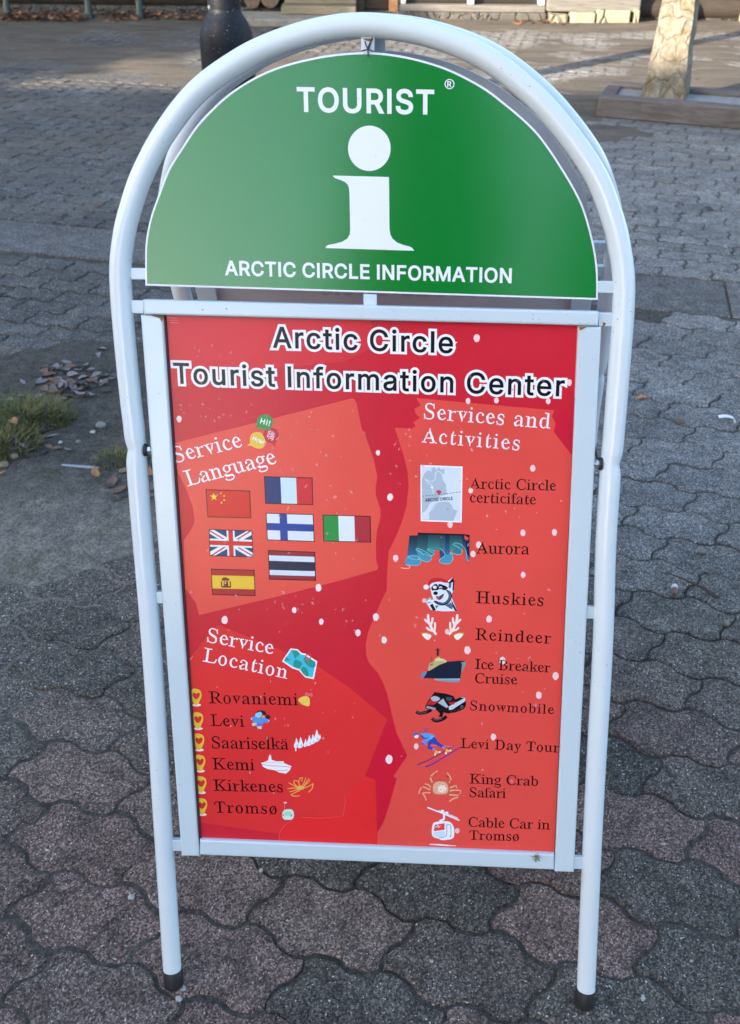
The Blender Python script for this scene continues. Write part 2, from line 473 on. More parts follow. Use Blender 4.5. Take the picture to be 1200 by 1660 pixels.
# outlines of the grotesque letters on the sign, in thousandths: advance, closed loops of x, y
SANS = {
    '!': (196, [[128,160,132,509,63,509,67,160],[110,-3,121,1,130,9,138,18,142,29,143,41,142,53,138,64,130,73,121,80,110,85,98,86,86,85,75,80,66,73,58,64,54,53,52,41,54,29,58,18,66,9,75,1,86,-3,98,-4]]),
    'A': (480, [[85,0,191,302,197,322,204,345,213,371,222,402,233,437,245,478,232,478,244,438,255,402,264,372,272,346,280,323,287,302,395,0,463,0,276,509,201,509,16,0],[370,142,370,199,110,199,110,142]]),
    'C': (510, [[293,-6,317,-2,341,5,363,13,383,24,402,38,420,53,435,71,448,91,459,112,467,135,473,160,408,160,404,144,397,128,389,114,380,102,369,90,357,81,344,72,330,65,315,60,300,56,284,54,267,53,237,56,210,63,184,76,161,94,141,117,125,145,113,177,106,213,103,254,106,295,113,332,125,364,141,391,161,414,184,432,209,445,237,453,267,456,284,455,300,453,315,449,330,444,344,437,357,428,369,418,380,407,389,395,397,380,404,365,408,348,473,348,467,373,459,397,448,418,435,438,419,456,402,471,383,485,362,496,340,504,317,511,293,514,267,516,225,512,186,501,150,484,119,459,92,429,70,393,53,352,44,305,40,254,44,203,53,157,70,115,92,79,119,49,150,25,186,7,225,-3,267,-7]]),
    'E': (419, [[375,0,375,57,125,57,125,229,355,229,355,286,125,286,125,452,372,452,372,509,60,509,60,0]]),
    'F': (410, [[125,0,125,221,346,221,346,278,125,278,125,452,369,452,369,509,60,509,60,0]]),
    'H': (517, [[125,0,125,232,392,232,392,0,457,0,457,509,392,509,392,289,125,289,125,509,60,509,60,0]]),
    'I': (185, [[60,0,125,0,125,509,60,509]]),
    'L': (393, [[361,0,361,57,125,57,125,509,60,509,60,0]]),
    'M': (628, [[122,0,122,291,122,302,122,315,122,328,121,342,121,357,121,372,121,386,120,401,120,416,120,430,119,444,119,457,112,457,118,441,124,424,129,408,134,392,140,376,145,361,150,347,155,333,159,321,163,310,167,300,170,291,286,0,342,0,456,291,459,300,463,310,467,322,472,335,477,348,482,363,487,378,492,393,498,409,503,425,508,441,513,457,507,457,507,443,506,428,506,413,506,398,505,383,505,369,505,354,505,340,504,327,504,314,504,302,504,291,504,0,568,0,568,509,476,509,352,187,349,179,346,169,342,158,338,146,334,134,330,121,326,108,322,95,318,83,314,71,311,59,307,49,322,49,319,60,315,71,311,84,307,97,303,110,299,123,295,135,291,147,287,159,284,170,280,179,277,187,152,509,60,509,60,0]]),
    'N': (523, [[125,0,125,291,125,301,125,313,124,328,124,345,123,363,122,384,121,406,120,429,119,454,108,452,123,425,136,402,148,381,159,363,168,346,177,331,186,317,194,303,202,290,387,0,463,0,463,509,399,509,399,195,399,184,399,171,399,157,399,142,400,126,401,108,402,90,403,72,405,54,414,55,405,73,396,90,388,107,379,122,371,137,363,151,355,163,349,174,343,183,136,509,60,509,60,0]]),
    'O': (533, [[309,-3,348,7,384,25,415,49,442,79,464,115,480,157,490,203,493,254,490,305,480,352,464,393,442,429,415,459,384,484,348,501,309,512,267,516,225,512,186,501,150,484,119,459,92,429,70,393,53,352,44,305,40,254,44,203,53,157,70,115,92,79,119,49,150,25,186,7,225,-3,267,-7],[237,55,210,63,184,76,161,94,142,117,125,144,113,176,106,213,103,254,106,295,113,332,125,364,142,392,161,415,184,433,210,445,237,453,267,456,296,453,324,446,349,433,372,415,392,392,408,365,420,332,428,295,430,254,428,213,420,176,408,144,392,116,372,94,349,76,324,63,296,55,267,53]]),
    'R': (449, [[125,0,125,452,233,452,258,451,279,446,298,440,313,430,325,419,334,405,340,389,344,371,345,352,344,333,340,316,334,300,325,287,313,276,298,267,280,260,258,256,234,255,96,255,96,198,236,198,273,200,305,206,333,217,356,232,376,250,390,271,401,296,407,323,409,352,407,381,401,408,390,433,376,455,356,473,333,489,305,500,273,506,236,509,60,509,60,0],[428,0,303,229,230,229,353,0]]),
    'S': (447, [[261,-7,294,0,323,11,349,25,370,43,386,64,399,87,406,112,408,139,407,161,402,180,395,198,384,213,372,226,359,238,344,248,328,256,312,264,295,270,279,275,264,279,212,293,198,297,184,302,169,308,155,315,142,324,131,334,122,345,117,359,115,376,117,391,121,405,129,418,139,430,152,440,167,448,185,454,204,457,225,459,254,456,280,449,302,437,320,421,332,402,337,378,401,378,398,403,390,427,377,449,360,468,340,484,316,498,289,508,259,514,227,516,195,514,165,508,138,498,113,484,92,468,75,448,62,425,54,400,52,372,56,341,67,313,86,289,112,269,145,253,184,239,245,222,263,217,280,211,296,205,310,197,322,189,332,179,340,168,344,154,346,139,344,122,338,106,329,92,317,79,303,69,286,60,267,54,246,50,224,49,204,50,185,53,166,59,150,66,136,76,123,88,114,102,108,118,104,137,38,137,42,109,51,83,64,60,81,40,102,23,128,9,156,-1,188,-7,224,-9]]),
    'T': (449, [[193,452,193,0,257,0,257,452,417,452,417,509,32,509,32,452]]),
    'U': (517, [[297,-6,332,2,363,15,391,33,414,55,433,80,446,108,454,140,457,173,457,509,393,509,393,178,391,155,385,133,377,113,364,95,349,80,331,68,309,59,285,53,259,52,232,53,208,59,187,68,169,80,153,95,141,113,132,133,126,155,124,178,124,509,60,509,60,173,63,140,71,108,85,80,103,55,126,33,154,15,186,2,220,-6,259,-8]]),
    'a': (389, [[181,-7,199,-4,215,1,229,8,242,16,252,25,260,34,267,43,272,52,277,52,277,0,337,0,337,251,335,278,330,301,322,320,312,336,300,350,286,360,271,369,255,375,239,379,223,382,208,384,194,384,173,383,153,380,133,375,114,368,95,358,79,346,64,331,51,313,41,291,100,274,104,283,110,292,118,301,127,309,137,316,149,322,163,327,178,330,196,331,212,330,227,327,240,322,251,315,260,307,267,297,272,285,275,272,276,257,276,255,274,246,271,240,265,235,257,231,247,229,234,227,218,225,200,223,178,220,161,217,143,214,125,211,108,206,92,200,78,193,64,184,53,174,43,161,36,146,32,128,30,108,32,84,38,63,48,45,60,29,76,15,94,5,115,-3,137,-7,160,-9],[156,46,142,48,130,52,119,57,109,64,102,72,96,82,93,93,92,105,93,118,97,130,103,139,112,147,122,153,134,159,147,163,161,166,175,168,182,169,191,170,200,171,210,173,221,174,231,176,241,178,251,180,259,182,267,184,272,187,276,190,276,138,274,122,270,108,263,93,254,80,242,68,228,59,211,51,192,47,170,45]]),
    'c': (396, [[226,-7,244,-5,261,-1,277,5,292,12,306,21,319,32,331,43,341,56,350,70,357,86,363,102,304,117,301,107,297,98,292,89,285,80,279,73,271,66,262,60,253,55,243,52,232,49,220,47,207,46,184,49,163,55,145,66,130,80,118,97,108,117,102,139,98,163,96,187,98,212,102,236,108,258,118,278,130,296,145,310,163,321,184,328,207,330,220,329,231,328,242,325,252,321,261,316,270,311,278,304,284,297,290,289,295,281,300,272,303,262,362,277,356,293,349,308,340,322,330,335,318,346,305,356,291,364,276,371,260,377,243,381,226,384,207,384,174,382,144,374,117,360,93,341,72,318,56,291,44,260,37,225,34,187,37,150,44,116,56,85,72,58,93,35,117,16,144,3,174,-5,207,-8]]),
    'e': (404, [[237,-7,261,-3,283,4,302,14,320,26,335,39,348,55,358,72,365,91,306,105,300,93,294,82,285,73,276,65,265,58,254,53,241,49,227,47,212,46,190,48,169,53,151,61,135,73,121,88,110,106,102,127,98,151,96,178,96,211,97,231,102,251,109,270,119,286,131,301,146,313,164,323,183,328,205,330,227,328,246,323,263,314,277,301,288,286,298,269,304,248,308,226,310,202,338,221,75,221,75,169,371,169,371,194,370,227,365,256,357,282,347,305,334,324,319,341,303,355,285,366,266,374,246,380,226,383,205,384,172,382,142,373,115,359,91,340,71,317,55,290,44,258,36,224,34,187,37,150,44,116,56,85,72,58,92,35,117,16,145,3,177,-5,212,-8]]),
    'f': (254, [[6,379,6,327,228,327,228,379],[142,0,142,419,143,435,147,449,154,460,164,468,178,472,195,474,202,474,209,473,215,472,220,471,224,470,227,468,243,521,238,523,231,525,222,527,212,529,201,530,187,530,169,529,152,525,135,519,120,510,107,499,96,486,87,470,82,452,81,432,81,0]]),
    'i': (167, [[114,0,114,379,53,379,53,0],[95,444,105,448,114,455,121,463,125,472,126,483,125,494,121,504,114,512,105,518,95,522,84,524,73,522,63,518,54,512,47,504,43,494,41,483,43,472,47,463,54,455,63,448,73,444,84,443]]),
    'l': (161, [[48,0,113,0,113,509,48,509]]),
    'm': (610, [[114,0,114,238,115,257,119,274,126,289,135,302,145,312,158,320,171,326,185,329,199,330,220,328,238,322,253,311,265,297,272,280,274,260,274,0,335,0,335,247,336,263,340,277,345,290,353,302,363,312,374,320,387,326,402,329,419,330,438,329,456,323,473,313,485,298,493,279,496,254,496,0,557,0,557,255,555,283,550,307,541,328,529,346,514,361,497,372,478,380,458,385,437,386,417,385,398,381,381,375,364,366,350,356,337,343,326,329,318,312,312,295,321,295,314,320,303,342,287,361,268,375,245,383,219,386,203,385,187,382,172,376,158,368,144,358,132,346,122,331,114,314,108,295,112,295,112,379,53,379,53,0]]),
    'n': (410, [[115,248,119,266,126,283,136,297,147,308,161,317,176,324,192,328,210,329,235,326,256,318,273,304,286,286,293,263,296,235,296,0,357,0,357,240,355,271,350,298,341,321,328,340,313,356,295,369,275,377,252,383,227,384,200,382,175,374,152,362,132,344,116,319,102,287,112,287,112,379,53,379,53,0,114,0,114,227]]),
    'o': (415, [[241,-5,271,3,299,16,323,35,343,58,359,85,371,116,379,150,381,187,379,225,371,260,359,291,343,318,323,341,299,360,271,374,241,382,207,384,174,382,144,374,117,360,93,341,72,318,56,291,44,260,37,225,34,187,37,150,44,116,56,85,72,58,93,35,117,16,144,3,174,-5,207,-8],[184,49,163,55,145,66,130,80,118,97,108,117,102,139,98,163,96,187,98,212,102,236,108,258,118,278,130,296,145,310,163,321,184,328,207,330,231,328,252,321,270,310,285,296,298,278,307,258,314,236,318,212,319,187,318,163,314,139,307,117,298,97,285,80,270,66,252,55,231,49,207,46]]),
    'r': (259, [[114,0,114,237,115,254,119,269,126,284,135,296,146,306,159,315,174,321,190,324,207,326,215,326,223,325,230,324,236,324,241,323,243,322,243,384,240,384,235,384,229,384,223,385,218,385,213,385,191,383,171,377,152,367,137,354,124,339,115,321,112,321,112,379,53,379,53,0]]),
    's': (365, [[210,-7,236,-2,260,6,281,18,298,31,312,47,323,65,329,85,331,107,328,131,320,153,306,171,287,187,261,200,229,209,172,223,152,229,136,235,124,243,115,253,110,264,109,277,111,292,119,305,131,317,147,326,166,331,187,333,210,331,228,325,243,316,254,304,262,291,268,277,324,290,318,308,309,324,299,339,286,352,271,363,254,372,234,379,212,383,187,384,161,383,137,378,115,370,95,360,79,347,65,332,55,314,49,295,47,274,50,249,58,227,72,208,92,192,118,180,149,170,212,155,229,150,243,144,254,136,262,126,266,115,268,103,265,88,258,74,244,62,227,53,206,47,181,45,160,47,141,52,124,60,111,72,101,87,94,107,36,94,41,73,50,54,62,38,76,24,93,12,112,3,133,-3,157,-7,182,-8]]),
    't': (227, [[6,379,6,327,204,327,204,379],[65,93,68,64,77,41,92,21,113,7,138,-1,168,-4,176,-4,184,-3,192,-3,200,-2,207,0,213,2,202,54,197,53,191,52,185,51,180,50,175,50,170,50,156,51,144,55,136,61,130,70,127,83,126,98,126,471,65,471]]),
    'u': (410, [[209,-3,234,5,257,17,277,35,294,60,307,92,298,92,298,0,357,0,357,379,296,379,296,153,295,132,290,113,283,97,274,83,263,71,249,62,234,55,218,51,200,50,175,53,154,61,137,75,124,94,116,117,114,144,114,379,53,379,53,139,54,109,60,82,69,59,82,39,97,23,115,11,135,2,158,-3,182,-5]]),
    '®': (463, [[258,120,284,125,309,134,332,145,353,160,372,177,389,196,403,217,415,240,423,264,428,290,430,317,428,344,423,369,415,394,403,417,389,438,372,457,353,474,332,488,309,500,284,509,258,514,231,516,205,514,179,509,154,500,131,488,110,474,91,457,74,438,60,417,48,394,40,369,35,344,33,317,35,290,40,264,48,240,60,217,74,196,91,177,110,160,131,145,154,134,179,125,205,120,231,118],[205,169,180,175,156,187,135,202,116,220,101,241,90,265,83,290,81,317,83,344,90,369,101,393,116,414,135,432,156,447,180,458,205,465,231,467,258,465,284,458,307,447,328,432,347,414,362,393,373,369,380,344,382,317,380,290,373,265,362,241,347,220,328,202,307,187,284,175,258,169,231,166],[319,226,273,312,228,312,273,226],[203,226,203,378,239,378,245,377,251,375,257,372,262,367,266,360,267,350,266,341,262,333,257,327,251,322,245,319,239,319,185,319,185,287,250,287,259,288,268,291,278,295,287,300,295,307,302,316,307,326,310,338,311,350,310,363,307,374,302,383,295,391,288,397,279,402,270,406,261,408,253,409,161,409,161,226]]),
}
_gl = {}
def glyph(ch, face):
    k = (ch, face)
    if k in _gl: return _gl[k]
    if ch == ' ':
        _gl[k] = ([], 0.30 if face == 'serif' else 0.20)
        return _gl[k]
    if ch in 'øä' and face == 'serif':
        base, adv = glyph('o' if ch == 'ø' else 'a', face)
        xs = [q[0] for l in base for q in l]; ys = [q[1] for l in base for q in l]
        if ch == 'ø':
            x0, x1, y0, y1 = min(xs), max(xs), min(ys), max(ys)
            ex = [(x0+0.01, y0-0.03), (x0+0.05, y0-0.03), (x1-0.01, y1+0.03), (x1-0.05, y1+0.03)]
            _gl[k] = (base+[ex], adv)
        else:
            cx = (min(xs)+max(xs))/2; t = max(ys)+0.09
            dots = [[(cx+s*0.09+0.035*math.cos(2*PI*i/10), t+0.035*math.sin(2*PI*i/10)) for i in range(10)] for s in (-1, 1)]
            _gl[k] = (base+dots, adv)
        return _gl[k]
    if face == 'sans' and ch in SANS:
        adv, lp = SANS[ch]
        g = [[(l[i]/1000, l[i+1]/1000) for i in range(0, len(l), 2)] for l in lp]
        _gl[k] = ([offset_loop(l, 0.020) for l in g], adv/1000+0.034)
        return _gl[k]
    g = text_loops(mathc(ch, face))
    ref = mathc('I', face)
    two = text_loops(mathc(ch, face)+ref)
    one = text_loops(ref)
    adv = max(q[0] for l in two for q in l)-max(q[0] for l in one for q in l)
    if face == 'serif': g = thin(g, 0.45, 0.052)
    _gl[k] = (g, adv)
    return _gl[k]
SHEAR = -0.033
def layout(s, face, p0, p1, cap, off, flip=False, W=None):
    """loops of a line of lettering whose baseline runs between the photo marks p0 and p1, capitals cap metres high"""
    caps = glyph('H', face)[0]
    ch = max(q[1] for l in caps for q in l)
    size = cap/ch
    a0, b0 = PL(*p0, off); a1, b1 = PL(*p1, off)
    L = math.hypot(a1-a0, b1-b0)
    ux, uy = (a1-a0)/L, (b1-b0)/L
    x, pos = 0.0, []
    for c_ in s:
        g, adv = glyph(c_, face)
        pos.append((x, g)); x += adv
    fl = [q[0] for l in pos[0][1] for q in l]; ll = [q[0]+pos[-1][0] for l in pos[-1][1] for q in l]
    w0, w1 = min(fl)*size, max(ll)*size
    extra = (L-(w1-w0))/max(1, len(s)-1)
    sx = 1.0
    if extra < -0.04*cap:          # too wide: squeeze the letters a little
        sx = max(0.72, (L+0.04*cap*(len(s)-1))/(w1-w0))
        extra = (L-(w1-w0)*sx)/max(1, len(s)-1)
    elif extra > 0.28*cap:
        sx = min(1.25, (L-0.28*cap*(len(s)-1))/(w1-w0))
        extra = (L-(w1-w0)*sx)/max(1, len(s)-1)
    out = []
    for i, (gx, g) in enumerate(pos):
        for l in g:
            o = []
            for qx, qy in l:
                u = (gx+qx)*size*sx-w0*sx+i*extra; v = qy*size
                o.append((a0+u*ux+v*(-uy+SHEAR), b0+u*uy+v*ux))
            out.append(o)
    return out
def lettering(name, lines, mat, off, parent, W=FW, grow=0.0):
    mb = MB()
    for loops in lines:
        if grow: loops = [offset_loop(l, grow) for l in loops]
        v, f = fill_loops(loops)
        mb.add([W(a, b, off) for a, b in v], f)
    return mb.build(name, mat, parent)
def pxm(px, at):
    """how many metres px photo pixels are at the mark at, upwards in the sign's plane"""
    a, b = PL(*at); c, d = PL(at[0], at[1]-px)
    return math.hypot(c-a, d-b)

class Art:
    """a printed picture: flat shapes stacked a hair above each other, marks given in one enlarged view of the photo"""
    def __init__(s, ox, oy, sc, off): s.o = (ox, oy, sc); s.off = off; s.mb = MB(); s.mats = []; s.step = 0.000012; s.n = 0
    def q(s, x, y): return PL(s.o[0]+x/s.o[2], s.o[1]+y/s.o[2], s.off)
    def _put(s, loops, col):
        m = pm(*col)
        if m not in s.mats: s.mats.append(m)
        loops = [l if signed_area(l) > 0 else l[::-1] for l in loops]
        v, f = fill_loops(loops)
        z = s.off+s.step*s.n
        s.n += 1
        s.mb.add([FW(a, b, z) for a, b in v], f, s.mats.index(m))
    def poly(s, col, pts, smooth=0):
        if smooth: pts = catmull(pts, smooth, True)
        s._put([[s.q(*p) for p in pts]], col)
    def ell(s, col, cx, cy, rx, ry, n=24, rot=0):
        c, d = math.cos(rot), math.sin(rot)
        s.poly(col, [(cx+rx*math.cos(2*PI*i/n)*c-ry*math.sin(2*PI*i/n)*d, cy+rx*math.cos(2*PI*i/n)*d+ry*math.sin(2*PI*i/n)*c) for i in range(n)])
    def line(s, col, w, pts, smooth=0, taper=None):
        if smooth: pts = catmull(pts, smooth)
        n = len(pts)
        L_, R_ = [], []
        for i in range(n):
            a = pts[max(0, i-1)]; b = pts[min(n-1, i+1)]
            dx, dy = b[0]-a[0], b[1]-a[1]
            l = math.hypot(dx, dy) or 1e-9
            ww = w/2*(1 if not taper else 1+(taper-1)*i/(n-1))
            L_.append((pts[i][0]-dy/l*ww, pts[i][1]+dx/l*ww)); R_.append((pts[i][0]+dy/l*ww, pts[i][1]-dx/l*ww))
        s._put([[s.q(*p) for p in L_+R_[::-1]]], col)
    def build(s, name, parent):
        return s.mb.build(name, s.mats, parent)

# ------------------------------------------------------------------ the ground
ROWA = R(-12.0)
RE = Vector((math.cos(ROWA), math.sin(ROWA)))       # along the far paver rows
RF = Vector((-RE.y, RE.x))                          # across them, away from the camera
_k0 = GP(1030, 501); _k1 = GP(1030, 442)
BAND_C = (Vector((_k0.x, _k0.y))+Vector((_k1.x, _k1.y)))/2
BAND_W = 0.40
def band_v(x, y):                                   # distance beyond the middle line of the kerb slabs
    return (Vector((x, y))-BAND_C).dot(RF)
def hash2(i, j, k=0):
    h = math.sin(i*127.1+j*311.7+k*74.7)*43758.5453
    return h-math.floor(h)
def vnoise(x, y):
    i, j = math.floor(x), math.floor(y)
    u, v = x-i, y-j
    u = u*u*(3-2*u); v = v*v*(3-2*v)
    return (hash2(i, j)*(1-u)+hash2(i+1, j)*u)*(1-v)+(hash2(i, j+1)*(1-u)+hash2(i+1, j+1)*u)*v
def fbm(x, y):
    return 0.55*vnoise(x, y)+0.28*vnoise(x*2.1+7, y*2.1+3)+0.17*vnoise(x*4.3+1, y*4.3+9)
def sstep(a, b, x):
    t = min(1, max(0, (x-a)/(b-a)))
    return t*t*(3-2*t)
SOILP = [GP(x, y) for x, y in ((20, 800), (80, 740), (150, 690), (100, 620), (190, 720))]
def fill_level(x, y):
    """height of the sand and dirt in the joints; above zero it lies over the stones"""
    z = (-0.0115 if y > 2.9 else -0.0100)+0.009*fbm(x*2.2, y*2.2)
    d = min((Vector((x, y))-Vector((p.x, p.y))).length for p in SOILP)
    z += 0.020*(1-sstep(0.05, 0.42+0.2*fbm(x*5, y*5), d))
    g = GP(90, 850)
    d = (Vector(((x-g.x)*0.75, (y-g.y)*1.5))).length
    z += 0.0085*(1-sstep(0.14, 0.42, d))
    if x > 0.3 and y < 1.6: z += 0.0036*sstep(0.25, 0.7, x)*(1-sstep(1.1, 1.6, y))
    z += 0.0105*sstep(6.2, 7.8, y+0.55*x)*sstep(0.34, 0.62, fbm(x*0.8+4, y*1.4+2))+0.003*sstep(5, 7, y)*(fbm(x*3, y*7)-.5)
    z += 0.012*(1-sstep(0.1, 0.5, 11.0-y))
    return z
def paver_material():
    m, nt, b = nodemat('concrete_pavers')
    co = objco(nt)
    at = nt.nodes.new('ShaderNodeAttribute'); at.attribute_name = 'tone'
    # grit of the concrete: light and dark grains
    v = nt.nodes.new('ShaderNodeTexVoronoi'); v.inputs['Scale'].default_value = 330
    nt.links.new(co, v.inputs['Vector'])
    grit = ramp(nt, v.outputs['Color'], [(0.10, (0.26, 0.26, 0.26)), (0.40, (0.70, 0.70, 0.70)), (0.60, (1.02, 1.01, 1.0)), (0.84, (2.1, 2.06, 2.0))])
    spark = ramp(nt, noise(nt, co, 210, 1, 0.4), [(0.685, (0, 0, 0)), (0.74, (0.8, 0.8, 0.8))])
    c = mixc(nt, 1.0, at.outputs['Color'], grit, 'MULTIPLY')
    c = mixc(nt, spark, c, (0.62, 0.62, 0.60, 1))
    big = ramp(nt, noise(nt, co, 1.7, 5, 0.65), [(0.30, (0.70, 0.71, 0.73)), (0.70, (1.22, 1.20, 1.18))])
    c = mixc(nt, 1.0, c, big, 'MULTIPLY')
    mid = ramp(nt, noise(nt, co, 17, 5, 0.7), [(0.30, (0.60, 0.60, 0.60)), (0.52, (1, 1, 1)), (0.74, (1.42, 1.38, 1.35))])
    c = mixc(nt, 1.0, c, mid, 'MULTIPLY')
    # blown sand lying on the stones, more of it towards the far side
    sx = nt.nodes.new('ShaderNodeSeparateXYZ'); nt.links.new(co, sx.inputs[0])
    mr = nt.nodes.new('ShaderNodeMapRange'); mr.inputs['From Min'].default_value = 3.5; mr.inputs['From Max'].default_value = 7.5
    nt.links.new(sx.outputs['Y'], mr.inputs['Value'])
    st = nt.nodes.new('ShaderNodeMapping'); st.inputs['Scale'].default_value = (0.45, 1.6, 1); st.inputs['Rotation'].default_value = (0, 0, R(14))
    nt.links.new(co, st.inputs['Vector'])
    sand = ramp(nt, noise(nt, st.outputs[0], 1.6, 6, 0.62), [(0.42, (0, 0, 0)), (0.68, (1, 1, 1))])
    fac = mixc(nt, 1.0, sand, mr.outputs[0], 'MULTIPLY')
    c = mixc(nt, mixc(nt, 1.0, fac, (0.75, 0.75, 0.75, 1), 'MULTIPLY'), c, (0.148, 0.126, 0.100, 1))
    nt.links.new(c, b.inputs['Base Color'])
    b.inputs['Roughness'].default_value = 0.88
    b.inputs['Specular IOR Level'].default_value = 0.25
    bump(nt, b, v.outputs['Distance'], 0.5, 0.0022)
    bump(nt, b, noise(nt, co, 38, 6, 0.72), 0.8, 0.009)
    return m
M_PAVER = paver_material()
def dirt_material():
    m, nt, b = nodemat('sandy_dirt')
    co = objco(nt)
    c = ramp(nt, noise(nt, co, 26, 6, 0.72), [(0.28, (0.045, 0.044, 0.042)), (0.55, (0.088, 0.084, 0.078)), (0.78, (0.16, 0.152, 0.142))])
    v = nt.nodes.new('ShaderNodeTexVoronoi'); v.inputs['Scale'].default_value = 240
    nt.links.new(co, v.inputs['Vector'])
    c = mixc(nt, 1.0, c, ramp(nt, v.outputs['Color'], [(0.1, (0.6, 0.6, 0.6)), (0.8, (1.45, 1.45, 1.45))]), 'MULTIPLY')
    moss = ramp(nt, noise(nt, co, 7, 4, 0.6), [(0.60, (0, 0, 0)), (0.74, (0.6, 0.6, 0.6))])
    c = mixc(nt, moss, c, (0.040, 0.046, 0.020, 1))
    sx = nt.nodes.new('ShaderNodeSeparateXYZ'); nt.links.new(co, sx.inputs[0])
    mr = nt.nodes.new('ShaderNodeMapRange'); mr.inputs['From Min'].default_value = 4.5; mr.inputs['From Max'].default_value = 7.0
    nt.links.new(sx.outputs['Y'], mr.inputs['Value'])
    mx_ = nt.nodes.new('ShaderNodeMapRange'); mx_.inputs['From Min'].default_value = -0.30; mx_.inputs['From Max'].default_value = -0.48
    nt.links.new(sx.outputs['X'], mx_.inputs['Value'])
    my_ = nt.nodes.new('ShaderNodeMapRange'); my_.inputs['From Min'].default_value = 1.45; my_.inputs['From Max'].default_value = 1.75
    nt.links.new(sx.outputs['Y'], my_.inputs['Value'])
    my2 = nt.nodes.new('ShaderNodeMapRange'); my2.inputs['From Min'].default_value = 2.6; my2.inputs['From Max'].default_value = 2.2
    nt.links.new(sx.outputs['Y'], my2.inputs['Value'])
    patch = mixc(nt, 1.0, mixc(nt, 1.0, mx_.outputs[0], my_.outputs[0], 'MULTIPLY'), my2.outputs[0], 'MULTIPLY')
    soil = mixc(nt, patch, (0.74, 0.71, 0.65, 1), (1.75, 1.66, 1.50, 1))
    st = nt.nodes.new('ShaderNodeMapping'); st.inputs['Scale'].default_value = (0.7, 3.2, 1); st.inputs['Rotation'].default_value = (0, 0, R(12))
    nt.links.new(co, st.inputs['Vector'])
    streak = ramp(nt, noise(nt, st.outputs[0], 2.4, 7, 0.7), [(0.30, (0.50, 0.52, 0.55)), (0.52, (0.95, 0.95, 0.95)), (0.72, (1.35, 1.30, 1.22))])
    c = mixc(nt, mr.outputs[0], mixc(nt, 1.0, c, soil, 'MULTIPLY'), mixc(nt, 1.0, mixc(nt, 0.6, c, (0.152, 0.124, 0.094, 1)), streak, 'MULTIPLY'))
    nt.links.new(c, b.inputs['Base Color'])
    b.inputs['Roughness'].default_value = 0.95
    b.inputs['Specular IOR Level'].default_value = 0.2
    bump(nt, b, noise(nt, co, 70, 6, 0.75), 0.8, 0.006)
    return m
M_DIRT = dirt_material()

def build_ground():
    # one sheet, finely divided where it is seen, with its rim drawn out to the horizon
    x0, x1, y0, y1, st = -5.2, 5.6, -0.6, 12.6, 0.05
    nx, ny = int((x1-x0)/st)+1, int((y1-y0)/st)+1
    vv, fs = [], []
    for j in range(ny):
        for i in range(nx):
            x, y = x0+i*st, y0+j*st
            e = min(i, j, nx-1-i, ny-1-j)
            vv.append((x, y, fill_level(x, y) if e > 0 else -0.01))
    for j in range(ny-1):
        for i in range(nx-1):
            a = j*nx+i
            fs.append((a, a+1, a+nx+1, a+nx))
    B = 900
    b = len(vv)
    vv += [(-B, -B, -0.01), (B, -B, -0.01), (B, B, -0.01), (-B, B, -0.01)]
    bot = list(range(nx)); top = [(ny-1)*nx+i for i in range(nx)]
    lef = [j*nx for j in range(ny)]; rig = [j*nx+nx-1 for j in range(ny)]
    fs.append(tuple([b, b+1]+bot[::-1])); fs.append(tuple([b+2, b+3]+top))
    fs.append(tuple([b+3, b]+lef)); fs.append(tuple([b+1, b+2]+rig[::-1]))
    me = bpy.data.meshes.new('ground')
    me.from_pydata(vv, [], fs)
    me.polygons.foreach_set('use_smooth', [True]*len(fs))
    tag(link('ground', me, [M_DIRT]), kind='structure')

def stone(out, poly, gap, h, bev, col, tilt=(0, 0), fine=True):
    """one paver with a worn rounded rim"""
    if signed_area(poly) < 0: poly = poly[::-1]
    cx = sum(p[0] for p in poly)/len(poly); cy = sum(p[1] for p in poly)/len(poly)
    prof = ((gap, -0.022), (gap+bev*0.15, -bev*0.62), (gap+bev*0.6, -bev*0.18), (gap+bev*1.4, 0.0)) if fine else ((gap, -0.020), (gap+bev*0.5, -bev*0.25), (gap+bev*1.3, 0.0))
    V, F, T = out
    n = len(poly)
    b = len(V)
    for d, z in prof:
        for x, y in offset_loop(poly, -d):
            V.append((x, y, z+h+(x-cx)*tilt[0]+(y-cy)*tilt[1] if z > -0.016 else z))
    for r_ in range(len(prof)-1):
        for k in range(n):
            F.append((b+r_*n+k, b+r_*n+(k+1) % n, b+(r_+1)*n+(k+1) % n, b+(r_+1)*n+k)); T.append(col)
    F.append(tuple(range(b+(len(prof)-1)*n, b+len(prof)*n))); T.append(col)
def pavers_mesh(name, out):
    V, F, T = out
    me = bpy.data.meshes.new(name)
    me.from_pydata(V, [], F)
    at = me.attributes.new('tone', 'FLOAT_COLOR', 'FACE')
    flat = []
    for c in T: flat += [c[0], c[1], c[2], 1.0]
    at.data.foreach_set('color', flat)
    me.update()
    return tag(link(name, me, [M_PAVER]), kind='structure')
def mixl(a, b, t): return tuple(p*(1-t)+q*t for p, q in zip(a, b))
LEFT_UNI = GP(100, 575)
def zone_far(x, y):
    bv = band_v(x, y)
    return bv > BAND_W/2+0.01 or (bv < -BAND_W/2 and x < -0.35 and (Vector((x, y))-Vector((LEFT_UNI.x, LEFT_UNI.y))).dot(RF) > 0)
